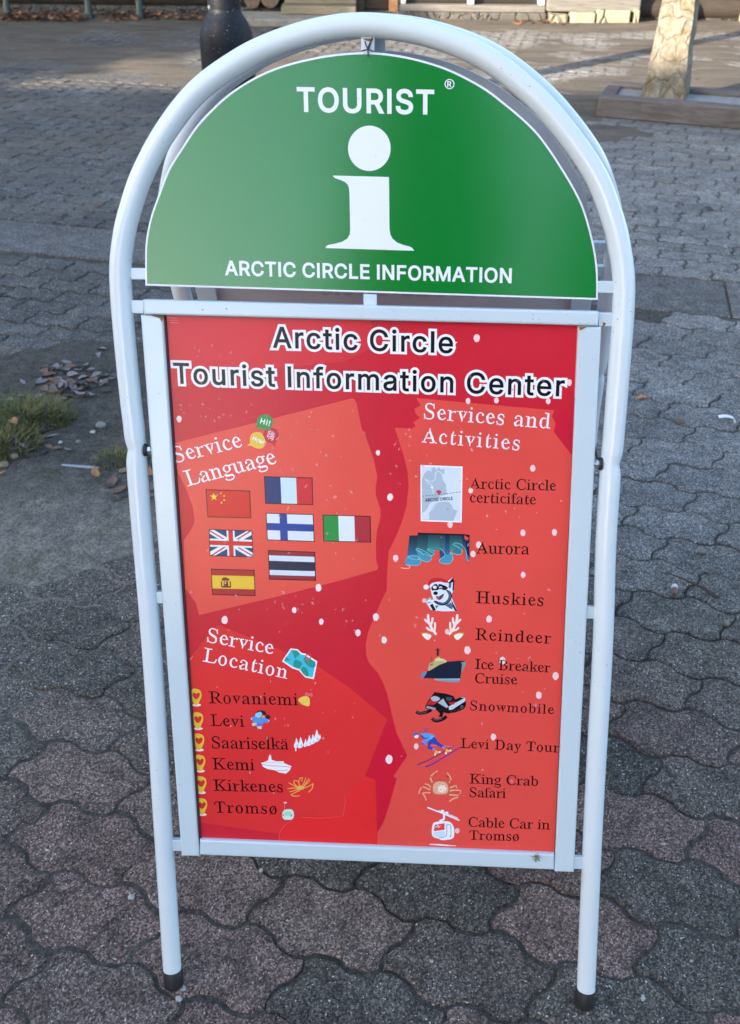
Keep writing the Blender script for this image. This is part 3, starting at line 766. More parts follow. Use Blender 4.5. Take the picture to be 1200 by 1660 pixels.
def build_near_pavers():
    s = 1/0.843
    v = (0.040*s, -0.134*s); u = (0.204*s, -0.070*s)
    A = (-0.0755*s, 0.080*s); Bv = (0.0385*s, 0.065*s)
    D = (A[0]+u[0], A[1]+u[1]); B2 = (Bv[0]+v[0], Bv[1]+v[1])
    def wave(p, q, amp, n=7):
        dx, dy = q[0]-p[0], q[1]-p[1]
        l = math.hypot(dx, dy)
        o = []
        for i in range(n):
            t = i/n
            w = amp*(math.sin(2*PI*t)+0.18*math.sin(6*PI*t))
            o.append((p[0]+dx*t-dy/l*w, p[1]+dy*t+dx/l*w))
        return o
    AB = wave(A, Bv, 0.0125); BD = wave(Bv, D, 0.010); DB2 = wave(D, B2, 0.010)
    def sh(pts, o): return [(p[0]+o[0], p[1]+o[1]) for p in pts]
    rev = lambda pts, last: [last]+pts[:0:-1]
    A2 = (A[0]+v[0], A[1]+v[1]); Cc = (B2[0]-u[0], B2[1]-u[1])
    poly = AB+BD+DB2+rev(sh(AB, v), B2)+rev(sh(BD, (v[0]-u[0], v[1]-u[1])), A2)+rev(sh(DB2, (-u[0], -u[1])), Cc)
    c0 = (-0.5425*s, 1.278*s)
    out = ([], [], [])
    for i in range(-14, 18):
        for j in range(-30, 22):
            cx, cy = c0[0]+u[0]*i+v[0]*j, c0[1]+u[1]*i+v[1]*j
            if not (-2.6 < cx < 2.8 and 0.2 < cy < 4.6): continue
            if band_v(cx, cy) > -BAND_W/2-0.07 or zone_far(cx, cy): continue
            h1, h2, h3 = hash2(i, j, 1), hash2(i, j, 2), hash2(i, j, 3)
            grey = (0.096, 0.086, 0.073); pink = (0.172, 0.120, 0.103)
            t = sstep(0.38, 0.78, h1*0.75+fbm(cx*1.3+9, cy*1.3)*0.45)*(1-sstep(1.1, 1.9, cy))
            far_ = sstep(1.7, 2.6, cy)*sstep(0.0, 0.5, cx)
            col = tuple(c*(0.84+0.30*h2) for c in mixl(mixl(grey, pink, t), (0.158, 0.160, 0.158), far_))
            a = (h3-0.5)*0.05
            ca, sa = math.cos(a), math.sin(a)
            jx, jy = (h1-0.5)*0.004, (h2-0.5)*0.004
            pp = [(cx+jx+x*ca-y*sa+(hash2(i*50+k_, j, 11)-.5)*.0026, cy+jy+x*sa+y*ca+(hash2(i*50+k_, j, 12)-.5)*.0026) for k_, (x, y) in enumerate(poly)]
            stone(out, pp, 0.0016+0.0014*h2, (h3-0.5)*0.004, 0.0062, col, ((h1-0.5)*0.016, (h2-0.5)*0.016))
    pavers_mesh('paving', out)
def build_far_pavers():
    L, Wd = 0.225, 0.1125
    tri = lambda t: 1-4*abs(((t+0.25) % 1)-0.5)
    edge = lambda x: 0.0125*max(-1, min(1, 1.7*tri(x/(L/2))))
    out = ([], [], [])
    top = [(-L/2+L*k/8, Wd/2+edge(-L/2+L*k/8)) for k in range(8)]
    right = [(L/2, Wd/2+edge(L/2)), (L/2+0.009, Wd*0.18), (L/2-0.009, -Wd*0.18)]
    bot = [(L/2-L*k/8, -Wd/2+edge(L/2-L*k/8)) for k in range(8)]
    left = [(-L/2, -Wd/2+edge(-L/2)), (-L/2-0.009, -Wd*0.18), (-L/2+0.009, Wd*0.18)]
    poly = top+right+bot+left
    for j in range(-22, 82):
        for i in range(-34, 34):
            su = (i+0.5*(j % 2))*L; sv = j*Wd+BAND_W/2+Wd/2+0.012
            p = BAND_C+RE*su+RF*sv
            if not (-5.0 < p.x < 5.4 and p.y < 11.6): continue
            if not zone_far(p.x, p.y) or abs(band_v(p.x, p.y)) < BAND_W/2+0.04: continue
            if abs(p.x) > 1.0+p.y*0.42: continue
            h1, h2, h3 = hash2(i, j, 4), hash2(i, j, 5), hash2(i, j, 6)
            grey = (0.150, 0.147, 0.142); blue = (0.112, 0.117, 0.118)
            shade_tone = 0.80+0.62*sstep(-0.6, 1.4, p.x)  # deeper shade on the left put into the stone colour, lighter to the right
            shade_tone *= 1.0 if band_v(p.x, p.y) > 0 else 0.80  # left stones nearer than the kerb darkened again for the shade there
            col = tuple(c*shade_tone*(0.84+0.30*h2) for c in mixl(grey, blue, fbm(p.x*0.9, p.y*0.9+5)))
            a = (h3-0.5)*0.03
            ca, sa = math.cos(a), math.sin(a)
            pp = []
            for x, y in poly:
                x, y = x*ca-y*sa, x*sa+y*ca
                q = p+RE*(x+(h1-0.5)*0.004)+RF*y
                pp.append((q.x, q.y))
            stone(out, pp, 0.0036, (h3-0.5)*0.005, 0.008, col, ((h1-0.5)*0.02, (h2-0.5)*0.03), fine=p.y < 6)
    pavers_mesh('far_paving', out)
def build_kerb():
    out = ([], [], [])
    s0 = -6.0
    k = 0
    off = (Vector((GP(1178, 470).x, GP(1178, 470).y))-BAND_C).dot(RE) % 1.2
    while s0+k*1.2+off < 6:
        a = s0+k*1.2+off
        c = []
        for su, sv in ((0.003, -BAND_W/2+0.004), (1.197, -BAND_W/2+0.004), (1.197, BAND_W/2-0.004), (0.003, BAND_W/2-0.004)):
            q = BAND_C+RE*(a+su)+RF*sv
            c.append((q.x, q.y))
        h = hash2(k, 3, 8)
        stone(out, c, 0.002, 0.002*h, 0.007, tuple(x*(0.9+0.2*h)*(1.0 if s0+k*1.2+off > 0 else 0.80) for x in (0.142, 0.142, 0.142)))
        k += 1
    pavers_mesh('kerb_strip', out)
build_ground()
build_near_pavers()
build_far_pavers()
build_kerb()

# ------------------------------------------------------------------ the pavement sign
sign = empty('pavement_sign', SO, 'white tubular A-frame pavement sign with green arched header and red poster', 'sign')
TUBE = [(-.344, .045), (-.3515, .262), (-.3595, .60), (-.3685, .816), (-.3715, .90), (-.3725, .93), (-.3735, .955), (-.377, 1.0), (-.3815, 1.075), (-.384, 1.14), (-.383, 1.185), (-.376, 1.225), (-.367, 1.255), (-.349, 1.30), (-.316, 1.355), (-.274, 1.404), (-.226, 1.438), (-.178, 1.462), (-.112, 1.482), (-.047, 1.4885), (.028, 1.479), (.10, 1.454), (.162, 1.413), (.21, 1.368), (.256, 1.311), (.284, 1.253), (.296, 1.215), (.3035, 1.18), (.3065, 1.14), (.3075, 1.09), (.3085, .98), (.3085, .945), (.3085, .92), (.309, .89), (.3115, .80), (.3205, .64), (.329, .385), (.3425, .045)]
def tube_frame(W, bcut):
    pts = [p for p in TUBE]
    pts[0] = (pts[0][0]-.0012+(bcut*-.02), bcut); pts[-1] = (pts[-1][0]+.001-(bcut*-.02), bcut)
    pts = catmull(pts, 6)
    mb = MB()
    rad = []
    P = []
    for a, b in pts:
        r_ = 0.0152
        dip = math.exp(-((b-0.925)/0.011)**2)
        rad.append(r_*(1-0.10*dip))
        P.append(W(a*(1-0.006*dip), b, 0))
    mb.tube(P, 0, 20, rad=rad)
    return mb.build('tube_frame', M_TUBE, sign)
def foot(W, a, b0, da):
    mb = MB()
    p0 = W(a+da, b0-0.030, 0); p1 = W(a, b0+0.004, 0)
    ax = (p1-p0).normalized()
    n = 20
    mb.tube([p0, p0+ax*0.002, p0+ax*0.004, p1-ax*0.001, p1], 0, n, rad=[0.0145, 0.0160, 0.0166, 0.0164, 0.0156])
    return mb.build('rubber_foot', M_BLACK, sign)
tube_frame(FW, 0.034)
foot(FW, -.3450, 0.034, .001); foot(FW, .3435, 0.034, -.001)
_bz = (0.036-(BA.z-BY.z*1.1))/BY.z           # where the rear legs reach the ground
tube_frame(BW, _bz)
foot(BW, -.3450, _bz, .001); foot(BW, .3435, _bz, -.001)

def px_quad(q, off): return [PL(x, y, off) for x, y in q]
RAIL_F, RAIL_B = 0.010, -0.012
def rail(q, W=FW, front=RAIL_F, back=RAIL_B, name='frame_rail', mat=None, bev=0.003):
    mb = MB()
    prism(mb, px_quad(q, front), back, front, W, bev)
    return mb.build(name, mat or M_WHITE, sign)
# poster frame: stiles and rails
TOPR = [(231, 485.5), (972, 505), (970.5, 528.5), (233, 510)]
LEFTR = [(227.5, 510.6), (264, 511.5), (323, 1388.8), (294, 1388.4)]
RIGHTR = [(938, 529), (975.8, 530), (931, 1415), (899.5, 1414)]
BOTR = [(323.4, 1361.5), (899.2, 1385.2), (899.2, 1411), (323.4, 1386.5)]
rail(TOPR, front=0.0125); rail(LEFTR); rail(RIGHTR); rail(BOTR, front=0.0085)
BR = []
for q, fr in ((TOPR, 0.0125), (LEFTR, RAIL_F), (RIGHTR, RAIL_F), (BOTR, 0.0085)):
    mb = MB()
    prism(mb, px_quad(q, fr), -fr, -RAIL_B, BW, 0.0)
    mb.build('frame_rail', M_WHITE, sign)
# small welded plates that hold panel and frame to the tube
PLATES = [([(211, 434), (239, 434.6), (239, 453.5), (211, 453)], 0.0035), ([(967, 455), (996, 456), (996, 475.5), (967, 474.5)], 0.0035),
          ([(585.5, 57), (607.5, 57.5), (607, 88), (585.5, 87)], 0.0035), ([(589.5, 476), (611, 477), (611, 500), (589.5, 499)], 0.003),
          ([(211, 486.5), (233, 487), (233, 508.4), (213, 508)], 0.004), ([(970, 506.4), (996, 507), (995, 529.5), (971, 529)], 0.004),
          ([(250, 960), (268, 960.3), (268, 978.8), (251, 978.4)], 0.004), ([(947, 984), (967, 984.4), (967, 1003.6), (947, 1003)], 0.004),
          ([(278, 1362), (297, 1362.4), (297, 1380.5), (279, 1380)], 0.004), ([(928, 1390.3), (949, 1390.8), (949, 1409.8), (928, 1409)], 0.004)]
for q, fr in PLATES:
    mb = MB(); prism(mb, px_quad(q, fr), -0.004, fr, FW, 0.0012)
    mb.build('bracket', M_WHITE, sign)
    mb = MB(); prism(mb, px_quad(q, fr), -0.0035, 0.004, BW, 0.0012)
    mb.build('bracket', M_WHITE, sign)
# header panel: white sheet with a green face
GREEN = print_mat('green_film', (0.0, 0.195, 0.022, 1), rough=0.14, coat=0.0, peel=0.03, var=0.03, spec=0.62)
PANELW = print_mat('white_film', (0.80, 0.83, 0.88, 1), rough=0.33, coat=0.2, peel=0.08, var=0.02)
HO = 0.0050
HPX = [(235.6, 463), (235.3, 430), (236.3, 391.5), (244, 352), (257, 315), (272.5, 275), (295, 238.5), (316, 207), (340, 180), (372, 151), (407.5, 128), (440, 112.5), (475, 101), (519, 91), (560, 85.6), (600, 84.2), (642, 88.3), (683, 97), (726, 111), (767, 131), (794, 147.5), (817, 165.5), (845, 188.5), (871, 214), (893, 243), (912.5, 273), (931, 304), (946, 335), (958.5, 376), (967, 418), (969.8, 452), (969.6, 486.2)]
hp = [PL(x, y, HO) for x, y in HPX]
_arc = catmull(hp, 5)
hp = _arc
mb = MB(); prism(mb, hp, 0.0022, HO, FW, 0.0006)
header = mb.build('header_panel', PANELW, sign)
hpc = hp if signed_area(hp) > 0 else hp[::-1]
v, f = fill_loops([offset_loop(hpc, -0.0026)])
mb = MB(); mb.add([FW(a, b, HO+0.0002) for a, b in v], f)
mb.build('green_face', GREEN, header)
mb = MB(); prism(mb, hp, -HO, -0.0022, BW)
mb.build('header_panel', M_GREYBACK, sign)
TO = HO+0.0004
lettering('lettering', [layout('TOURIST', 'sans', (482, 179.7), (704, 184.4), pxm(39.0, (590, 182)), TO)], PANELW, TO, header)
lettering('lettering', [layout('ARCTIC CIRCLE INFORMATION', 'sans', (364.8, 445.3), (829.5, 458.2), pxm(23.4, (600, 450)), TO)], PANELW, TO, header)
# registered mark
def ring_pts(cx, cy, rx, ry, n=28): return [(cx+rx*math.cos(2*PI*i/n), cy+ry*math.sin(2*PI*i/n)) for i in range(n)]
mb = MB()
o_ = [PL(x, y, TO) for x, y in ring_pts(729, 136, 8.0, 8.2)]; i_ = [PL(x, y, TO) for x, y in ring_pts(729, 136, 6.5, 6.7)]
o_ = o_ if signed_area(o_) > 0 else o_[::-1]; i_ = i_ if signed_area(i_) < 0 else i_[::-1]
v, f = fill_loops([o_, i_]); mb.add([FW(a, b, TO) for a, b in v], f)
v, f = fill_loops(layout('R', 'sans', (725.3, 140.4), (733, 140.6), pxm(9.0, (729, 140)), TO)); mb.add([FW(a, b, TO) for a, b in v], f)
mb.build('registered_mark', PANELW, header)
# the big letter i
Z = lambda x, y: PL(470+x/4.138, 120+y/4.138, TO)
IP = [(290, 680), (665, 690), (668, 1000), (669, 1040), (674, 1075), (690, 1105), (720, 1130), (762, 1146), (800, 1155), (822, 1167), (835, 1185), (240, 1167), (246, 1152), (262, 1145), (310, 1136), (352, 1124), (385, 1104), (402, 1076), (405, 1040), (400, 800), (397, 762), (386, 738), (368, 722), (335, 708), (305, 698), (294, 690)]
mb = MB()
for lp in ([Z(*p) for p in IP], [Z(*p) for p in ring_pts(533.5, 497.5, 143, 152, 56)]):
    lp = lp if signed_area(lp) > 0 else lp[::-1]
    v, f = fill_loops([lp]); mb.add([FW(a, b, TO) for a, b in v], f)
mb.build('information_symbol', PANELW, header)

# dark wire twisted round the top plate
def fwpx(x, y, off): return FW(*PL(x, y, off), off)
mb = MB()
for pts in ([(591.5, 66.5), (594, 74), (596.5, 80), (597, 86), (596.5, 91)], [(604, 61.5), (600, 69), (597.5, 75), (597, 80)], [(586, 82.5), (592, 81), (597, 79.6), (602, 82), (606.5, 83)], [(603.5, 60.5), (601, 70), (598, 79)]):
    mb.tube([fwpx(x, y, 0.0085) for x, y in pts], 0.0009, 6)
mb.build('wire_tie', M_WIRE, sign)

# bolts and folding stays
def bolt(p, n_):
    mb = MB()
    z = n_.normalized(); x = z.orthogonal().normalized(); y = z.cross(x)
    def ring(r_, h, n): return [p+z*h+(x*math.cos(2*PI*k/n)+y*math.sin(2*PI*k/n))*r_ for k in range(n)]
    def stack(prof, n, mi, smooth):
        vv = [q for r_, h in prof for q in ring(r_, h, n)]
        fs = [(i*n+k, i*n+(k+1) % n, (i+1)*n+(k+1) % n, (i+1)*n+k) for i in range(len(prof)-1) for k in range(n)]
        mb.add(vv, fs, mi, smooth); mb.add(vv[-n:], [tuple(range(n))], mi)
    stack([(0.0095, 0.0), (0.0095, 0.003), (0.0085, 0.0045)], 18, 0, False)
    stack([(0.0058, 0.0045), (0.0058, 0.009), (0.005, 0.0098)], 6, 1, False)
    stack([(0.003, 0.0098), (0.003, 0.013), (0.002, 0.0142)], 12, 1, True)
    return mb.build('bolt', [M_BLACK, M_STEEL], sign)
pl_ = FW(-.3725+.0135, .925, 0.003); pr_ = FW(.3085-.0135, .925, 0.003)
bolt(pl_, EX); bolt(pr_, -EX)
for p, sx in ((pl_, -1), (pr_, 1)):
    a = -.3705+.020 if sx < 0 else .310-.020
    best = min((abs((lambda q: 830+FPX*(-(CY.dot(q)))/(-(CZ.dot(q))))(SO+BW(a, b_/100, 0)-CAM)-648), b_/100) for b_ in range(55, 120))
    q = BW(a, best[1], 0.004)
    mb = MB(); mb.tube([p-EX*sx*0.004, (p+q)/2-EX*sx*0.002, q], 0.0026, 8)
    mb.build('stay_rod', M_WIRE, sign)
    mb = MB(); mb.tube([q-BX*sx*0.006, q-BX*sx*0.002, q+BX*sx*0.006], 0, 10, rad=[0.006, 0.0085, 0.0085])
    mb.build('knob', M_BLACK, sign)

# ------------------------------------------------------------------ the poster
PO = 0.0015
PQ = [(262, 508), (941, 526), (908, 1392), (321, 1368)]
mb = MB()
pq = px_quad(PQ, PO)
prism(mb, pq, PO-0.003, PO, FW)
poster = mb.build('poster', pm(206, 35, 54), sign)
def ppoly(art, col, pts): art.poly(col, pts)
# coloured fields
fl = Art(0, 0, 1, PO+0.0001)
fl.poly((216, 46, 58), [(262, 511), (600, 519), (610, 560), (560, 585), (430, 600), (276, 630)])
fl.poly((232, 84, 74), [(283, 718), (420, 684), (571, 645.5), (575, 647), (578, 653), (586.5, 695), (592, 705), (601.5, 731), (606, 745), (612, 773), (609, 790), (609.5, 803), (617, 826), (617, 838), (611, 862), (609.5, 880), (610, 908), (613, 920), (611, 924), (552, 941), (439, 969.7), (322.5, 997), (318, 978), (300.5, 954), (298, 876), (309, 860), (315, 848), (315, 838), (312.6, 822), (300, 788), (288, 765)])
fl.poly((225, 52, 54), [(306, 1068), (320, 1052), (353, 1012.5), (372, 1020), (439, 1047), (512, 1078), (563, 1112), (628, 1166), (592, 1258), (609, 1265), (612, 1370), (324, 1362)])
fl.poly((232, 46, 50), [(480, 1325), (558, 1322), (566, 1285), (592, 1258), (609, 1265), (611.5, 1370), (452, 1366), (455, 1348)])
fl.poly((208, 40, 56), [(321, 1333), (370, 1340), (455, 1352), (452, 1366), (322, 1362)])
fl.poly((231, 80, 72), [(640, 693), (668, 695), (674, 690), (670, 685), (681, 677), (674, 671), (672, 663), (682, 657), (675, 645), (782, 655), (899, 665), (895, 675), (903, 690), (898, 700), (925, 735), (934, 745), (926, 960), (910, 1392), (612, 1372), (612, 1349), (616, 1344), (622, 1333), (630, 1310), (643.5, 1262.5), (638, 1259), (660.5, 1225), (643, 1188), (637, 1165), (628, 1125), (620, 1104), (612, 1090), (598, 1074), (594, 1062), (593, 1045), (597, 1025), (606, 1002), (618, 975), (627, 957), (628, 925), (630.5, 893), (642, 870), (652, 845), (659, 822), (662.5, 790), (661, 765), (655, 740)])
fl.poly((208, 30, 58), [(925, 735), (898, 700), (905, 668), (934, 660)])
fl.poly((212, 28, 56), [(592, 1258), (620, 1195), (630, 1170), (636, 1168), (643, 1188), (660.5, 1225), (638, 1259), (643.5, 1262.5), (630, 1310), (622, 1333), (612, 1346), (609, 1265)])
fl.build('colour_field', poster)
TP = PO+0.0004
mb = MB(); prism(mb, px_quad([(264, 511), (268.6, 511.5), (326.2, 1362), (322.5, 1362)], 0.0045), 0.0018, 0.0045, FW); mb.build('recess_strip', plain('dark_red_recess_shade', (0.045, 0.008, 0.014), .6), sign)  # dark strip painted in for the shaded inner side of the frame recess
mb = MB(); prism(mb, px_quad([(937, 529.5), (938.8, 529.5), (901, 1386), (899, 1386)], 0.0045), 0.0018, 0.0045, FW); mb.build('recess_strip', plain('dark_recess_edge', (0.03, 0.02, 0.022), .6), sign)  # thin dark strip along the right inner edge
INK_W = pm(244, 240, 246); INK_K = pm(20, 18, 24); INK_D = pm(24, 10, 12)
# heading
hd = [layout('Arctic Circle', 'sans', (441.8, 563), (735, 572), pxm(34.5, (590, 568)), TP), layout('Tourist Information Center', 'sans', (281.8, 621), (915.5, 642), pxm(34.0, (590, 630)), TP)]
for k, (g, m_, o_) in enumerate(((0.0030, INK_W, TP), (-0.0004, INK_K, TP+0.0001))):
    lettering('heading_lettering', hd, m_, o_, poster, grow=g)
def serif(s, p0, p1, cap, mat):
    return lettering('lettering', [layout(s, 'serif', p0, p1, pxm(cap, p0), TP)], mat, TP, poster)
for s, p0, p1, cap in (('Service', (284.5, 750.5), (393.8, 724), 25.5), ('Language', (304.5, 788.3), (449.5, 751), 25.5), ('Services and', (687, 678.5), (892, 695), 25.5), ('Activities', (684, 717), (842, 730), 24.5), ('Service', (335, 1040.4), (442.5, 1061), 23.5), ('Location', (328.7, 1072), (465.3, 1100.5), 23)):
    serif(s, p0, p1, cap, INK_W)
for s, p0, p1, cap in (('Rovaniemi', (339.5, 1140), (483.5, 1143.4), 19.5), ('Levi', (341.8, 1176.6), (396.4, 1178.4), 18.8), ('Saariselkä', (343.8, 1213), (468, 1215.4), 19.3), ('Kemi', (345, 1247.3), (413.4, 1248.8), 18.8), ('Kirkenes', (346.6, 1282), (459, 1284.4), 18.6), ('Tromsø', (348.3, 1317.3), (449, 1319.8), 18.2),
                       ('Arctic Circle', (762, 791.8), (901.5, 795.4), 17.4), ('certicifate', (762, 814.3), (869, 818), 17.4), ('Aurora', (772.5, 897.4), (858, 898.8), 19.4), ('Huskies', (771.7, 977.6), (881, 982.5), 19.6), ('Reindeer', (770.5, 1037.2), (893, 1043.6), 19.0), ('Ice Breaker', (770, 1084.3), (892.2, 1090.2), 16.6), ('Cruise', (770.3, 1107.2), (838.4, 1109.8), 16.2), ('Snowmobile', (762, 1151.2), (897.8, 1157.8), 15.6), ('Levi Day Tour', (747, 1212.4), (906.5, 1220), 15.9), ('King Crab', (761.3, 1270.2), (872.3, 1274.2), 15.9), ('Safari', (761.4, 1292), (820.4, 1293.6), 15.6), ('Cable Car in', (760, 1340.4), (891.7, 1344.8), 15.8), ('Tromsø', (760.8, 1361.4), (841.5, 1363.4), 15.4)):
    serif(s, p0, p1, cap, INK_D)

# flags
FO = PO+0.0003
def flag(q, fields, nat):
    a = Art(0, 0, 1, FO)
    def at(u, v):
        x = (q[0][0]*(1-u)+q[1][0]*u)*(1-v)+(q[3][0]*(1-u)+q[2][0]*u)*v
        y = (q[0][1]*(1-u)+q[1][1]*u)*(1-v)+(q[3][1]*(1-u)+q[2][1]*u)*v
        return (x, y)
    bw, bh = 1.3/74, 1.3/45
    def inn(u, v): return at(bw+u*(1-2*bw), bh+v*(1-2*bh))
    a.poly((30, 24, 30), [at(0, 0), at(1, 0), at(1, 1), at(0, 1)])
    for col, pts in fields: a.poly(col, [inn(u, v) for u, v in pts])
    o = a.build('flag', poster)
    o['label'] = nat
    return o
rc = lambda u0, v0, u1, v1: [(u0, v0), (u1, v0), (u1, v1), (u0, v1)]
zq = lambda *pts: [(280+x/3.529, 760+y/3.529) for x, y in pts]
def star(cx, cy, r_, asp, rot=0):
    return [(cx+(r_ if k % 2 == 0 else r_*0.4)*math.sin(PI*k/5+rot)/asp, cy-(r_ if k % 2 == 0 else r_*0.4)*math.cos(PI*k/5+rot)) for k in range(10)]
RED_, WH_ = (214, 44, 48), (232, 236, 244)
flag(zq((188, 117), (443, 125), (450, 283), (199, 277)), [((216, 44, 44), rc(0, 0, 1, 1)), ((248, 210, 50), star(.165, .25, .155, 1.6))]+[((240, 190, 60), star(x, y, .055, 1.6, .3)) for x, y in ((.335, .10), (.405, .20), (.405, .36), (.335, .46))], 'red flag with yellow stars')
flag(zq((522, 42), (800, 50), (805, 207), (530, 200)), [((40, 56, 110), rc(0, 0, .333, 1)), ((205, 226, 240), rc(.333, 0, .667, 1)), ((212, 44, 58), rc(.667, 0, 1, 1))], 'blue, white and red upright tricolour flag')
flag(zq((533, 252), (806, 260), (812, 418), (540, 408)), [((222, 228, 238), rc(0, 0, 1, 1)), ((34, 66, 150), rc(0, .36, 1, .64)), ((34, 66, 150), rc(.275, 0, .44, 1))], 'white flag with blue cross')
flag(zq((858, 262), (1132, 270), (1136, 422), (863, 415)), [((42, 146, 70), rc(0, 0, .32, 1)), ((226, 232, 240), rc(.32, 0, .667, 1)), ((178, 48, 62), rc(.667, 0, 1, 1))], 'green, white and red upright tricolour flag')
flag(zq((545, 465), (815, 475), (820, 641), (552, 634)), [((150, 42, 58), rc(0, 0, 1, 1)), ((214, 224, 236), rc(0, .155, 1, .35)), ((36, 42, 72), rc(0, .35, 1, .68)), ((214, 224, 236), rc(0, .68, 1, .86))], 'flag with red, white and dark blue bands')
flag(zq((219, 572), (468, 578), (474, 728), (226, 722)), [((178, 44, 54), rc(0, 0, 1, 1)), ((236, 192, 62), rc(0, .23, 1, .76)), ((120, 60, 50), [(.22, .38), (.28, .30), (.34, .30), (.42, .38), (.40, .44), (.24, .44)]), ((150, 70, 60), rc(.27, .46, .38, .66)), ((206, 170, 150), rc(.29, .48, .325, .56)), ((90, 50, 60), rc(.33, .57, .375, .66)), ((110, 70, 60), rc(.205, .46, .235, .70)), ((110, 70, 60), rc(.415, .46, .445, .70)), ((90, 60, 60), rc(.22, .66, .43, .72))], 'red and yellow flag with a crest')
u_ = [((46, 66, 112), rc(0, 0, 1, 1))]
for p, q in (((0, 0), (1, 1)), ((0, 1), (1, 0))):
    w = .115
    dx, dy = q[0]-p[0], q[1]-p[1]
    u_.append((WH_, [(p[0]+0, p[1]+(w*1.3 if dy > 0 else -w*1.3)), (p[0], p[1]), (p[0]+w, p[1]), (q[0], q[1]-(w*1.3 if dy > 0 else -w*1.3)), (q[0], q[1]), (q[0]-w, q[1])]))
for pts in ([(0, 0), (.38, .36), (.32, .36), (0, .06)], [(1, 1), (.62, .64), (.68, .64), (1, .94)], [(1, 0), (.94, 0), (.60, .36), (.66, .36)], [(0, 1), (.06, 1), (.40, .64), (.34, .64)]):
    u_.append(((196, 44, 60), pts))
u_ += [(WH_, rc(.405, 0, .595, 1)), (WH_, rc(0, .34, 1, .66)), (RED_, rc(.445, 0, .555, 1)), (RED_, rc(0, .41, 1, .59))]
flag(zq((207, 345), (455, 353), (462, 506), (212, 499)), u_, 'blue flag with red and white crosses')

# pictures
IO = PO+0.0003
W_ = (240, 240, 248)
# speech bubbles
a = Art(395, 660, 17.143, IO)
a.poly((196, 48, 62), [(750, 580), (850, 590), (930, 640), (972, 730), (965, 850), (935, 930), (890, 985), (880, 1105), (850, 1065), (790, 1010), (680, 975), (590, 900), (545, 800), (555, 700), (620, 620)], 4)
a.poly((58, 148, 76), [(600, 200), (700, 220), (780, 290), (815, 400), (800, 500), (740, 590), (640, 638), (540, 620), (430, 575), (310, 560), (365, 490), (372, 400), (400, 310), (480, 235)], 4)
a.poly((250, 190, 90), [(395, 695), (490, 720), (550, 800), (600, 910), (618, 990), (580, 1080), (500, 1140), (400, 1148), (300, 1120), (215, 1075), (105, 1065), (180, 990), (178, 880), (215, 770), (290, 710)], 4)
a.poly((228, 192, 70), [(395, 720), (480, 742), (530, 810), (580, 915), (594, 990), (560, 1060), (490, 1115), (400, 1122), (310, 1098), (225, 1050), (160, 1045), (205, 985), (205, 885), (240, 785), (300, 735)], 4)
a.build('speech_bubbles', poster)
TB = IO+0.0002
bz = lambda x, y: (395+x/17.143, 660+y/17.143)
lettering('lettering', [layout('Hi!', 'sans', bz(455, 440), bz(720, 525), pxm(8.6, (430, 690)), TB), layout('Hola!', 'sans', bz(245, 900), bz(545, 1030), pxm(5.8, (418, 718)), TB)], pm(240, 246, 236), TB, poster)
lettering('lettering', [layout('嗨', 'plain', bz(640, 860), bz(830, 920), pxm(11.2, (440, 710)), TB)], pm(250, 214, 224), TB, poster)
# folded map
a = Art(280, 990, 3.529, IO)
a.poly(W_, [(675, 216), (715, 220), (738, 242), (760, 246), (828, 290), (808, 392), (758, 382), (722, 342), (685, 330), (625, 290)])
a.poly((66, 190, 214), [(678, 224), (712, 228), (734, 250), (756, 254), (818, 294), (801, 382), (762, 374), (727, 335), (690, 322), (636, 287)])
a.poly((40, 150, 140), [(678, 224), (712, 228), (728, 246), (700, 275), (690, 250)])
a.poly((40, 150, 140), [(650, 262), (672, 285), (636, 287)])
a.poly((40, 150, 140), [(700, 280), (740, 300), (722, 330), (692, 318)], 3)
a.poly((40, 150, 140), [(762, 262), (815, 296), (812, 325), (780, 320), (750, 285)], 2)
a.poly((40, 150, 140), [(745, 320), (770, 335), (778, 372), (762, 374), (735, 345)], 2)
a.line((222, 70, 78), 6, [(772, 285), (762, 268), (766, 252), (782, 248), (792, 258), (788, 272), (772, 285)], 3)
a.build('map_picture', poster)
# yellow pins along the place names
a0 = None
for i, (x, y) in enumerate(((135, 495), (145, 630), (151, 752), (157, 873), (163, 996), (168, 1122))):
    a = Art(280, 990, 3.529, IO)
    a.ell((246, 226, 214), x+2, y+45, 25, 8)
    a.poly((238, 190, 64), [(x-26, y-42), (x, y-48), (x+24, y-36), (x+30, y-8), (x+22, y+16), (x+8, y+44), (x-10, y+40), (x-26, y+12)], 3)
    a.poly((214, 52, 48), [(x, y+14), (x-20, y-6), (x-20, y-22), (x-8, y-26), (x, y-18), (x+8, y-27), (x+20, y-22), (x+19, y-6)], 2)
    a.build('location_pin', poster)
# bell
a = Art(420, 1080, 6.383, IO)
a.line((238, 120, 120), 10, [(478, 300), (490, 275), (512, 290), (545, 285), (548, 312), (520, 300), (478, 300)], 2)
a.poly((240, 206, 96), [(405, 350), (430, 325), (470, 310), (510, 318), (525, 350), (518, 412), (470, 405), (430, 385)], 3)
a.line((214, 170, 60), 5, [(430, 378), (480, 372), (505, 330)], 2)
a.build('bell_picture', poster)
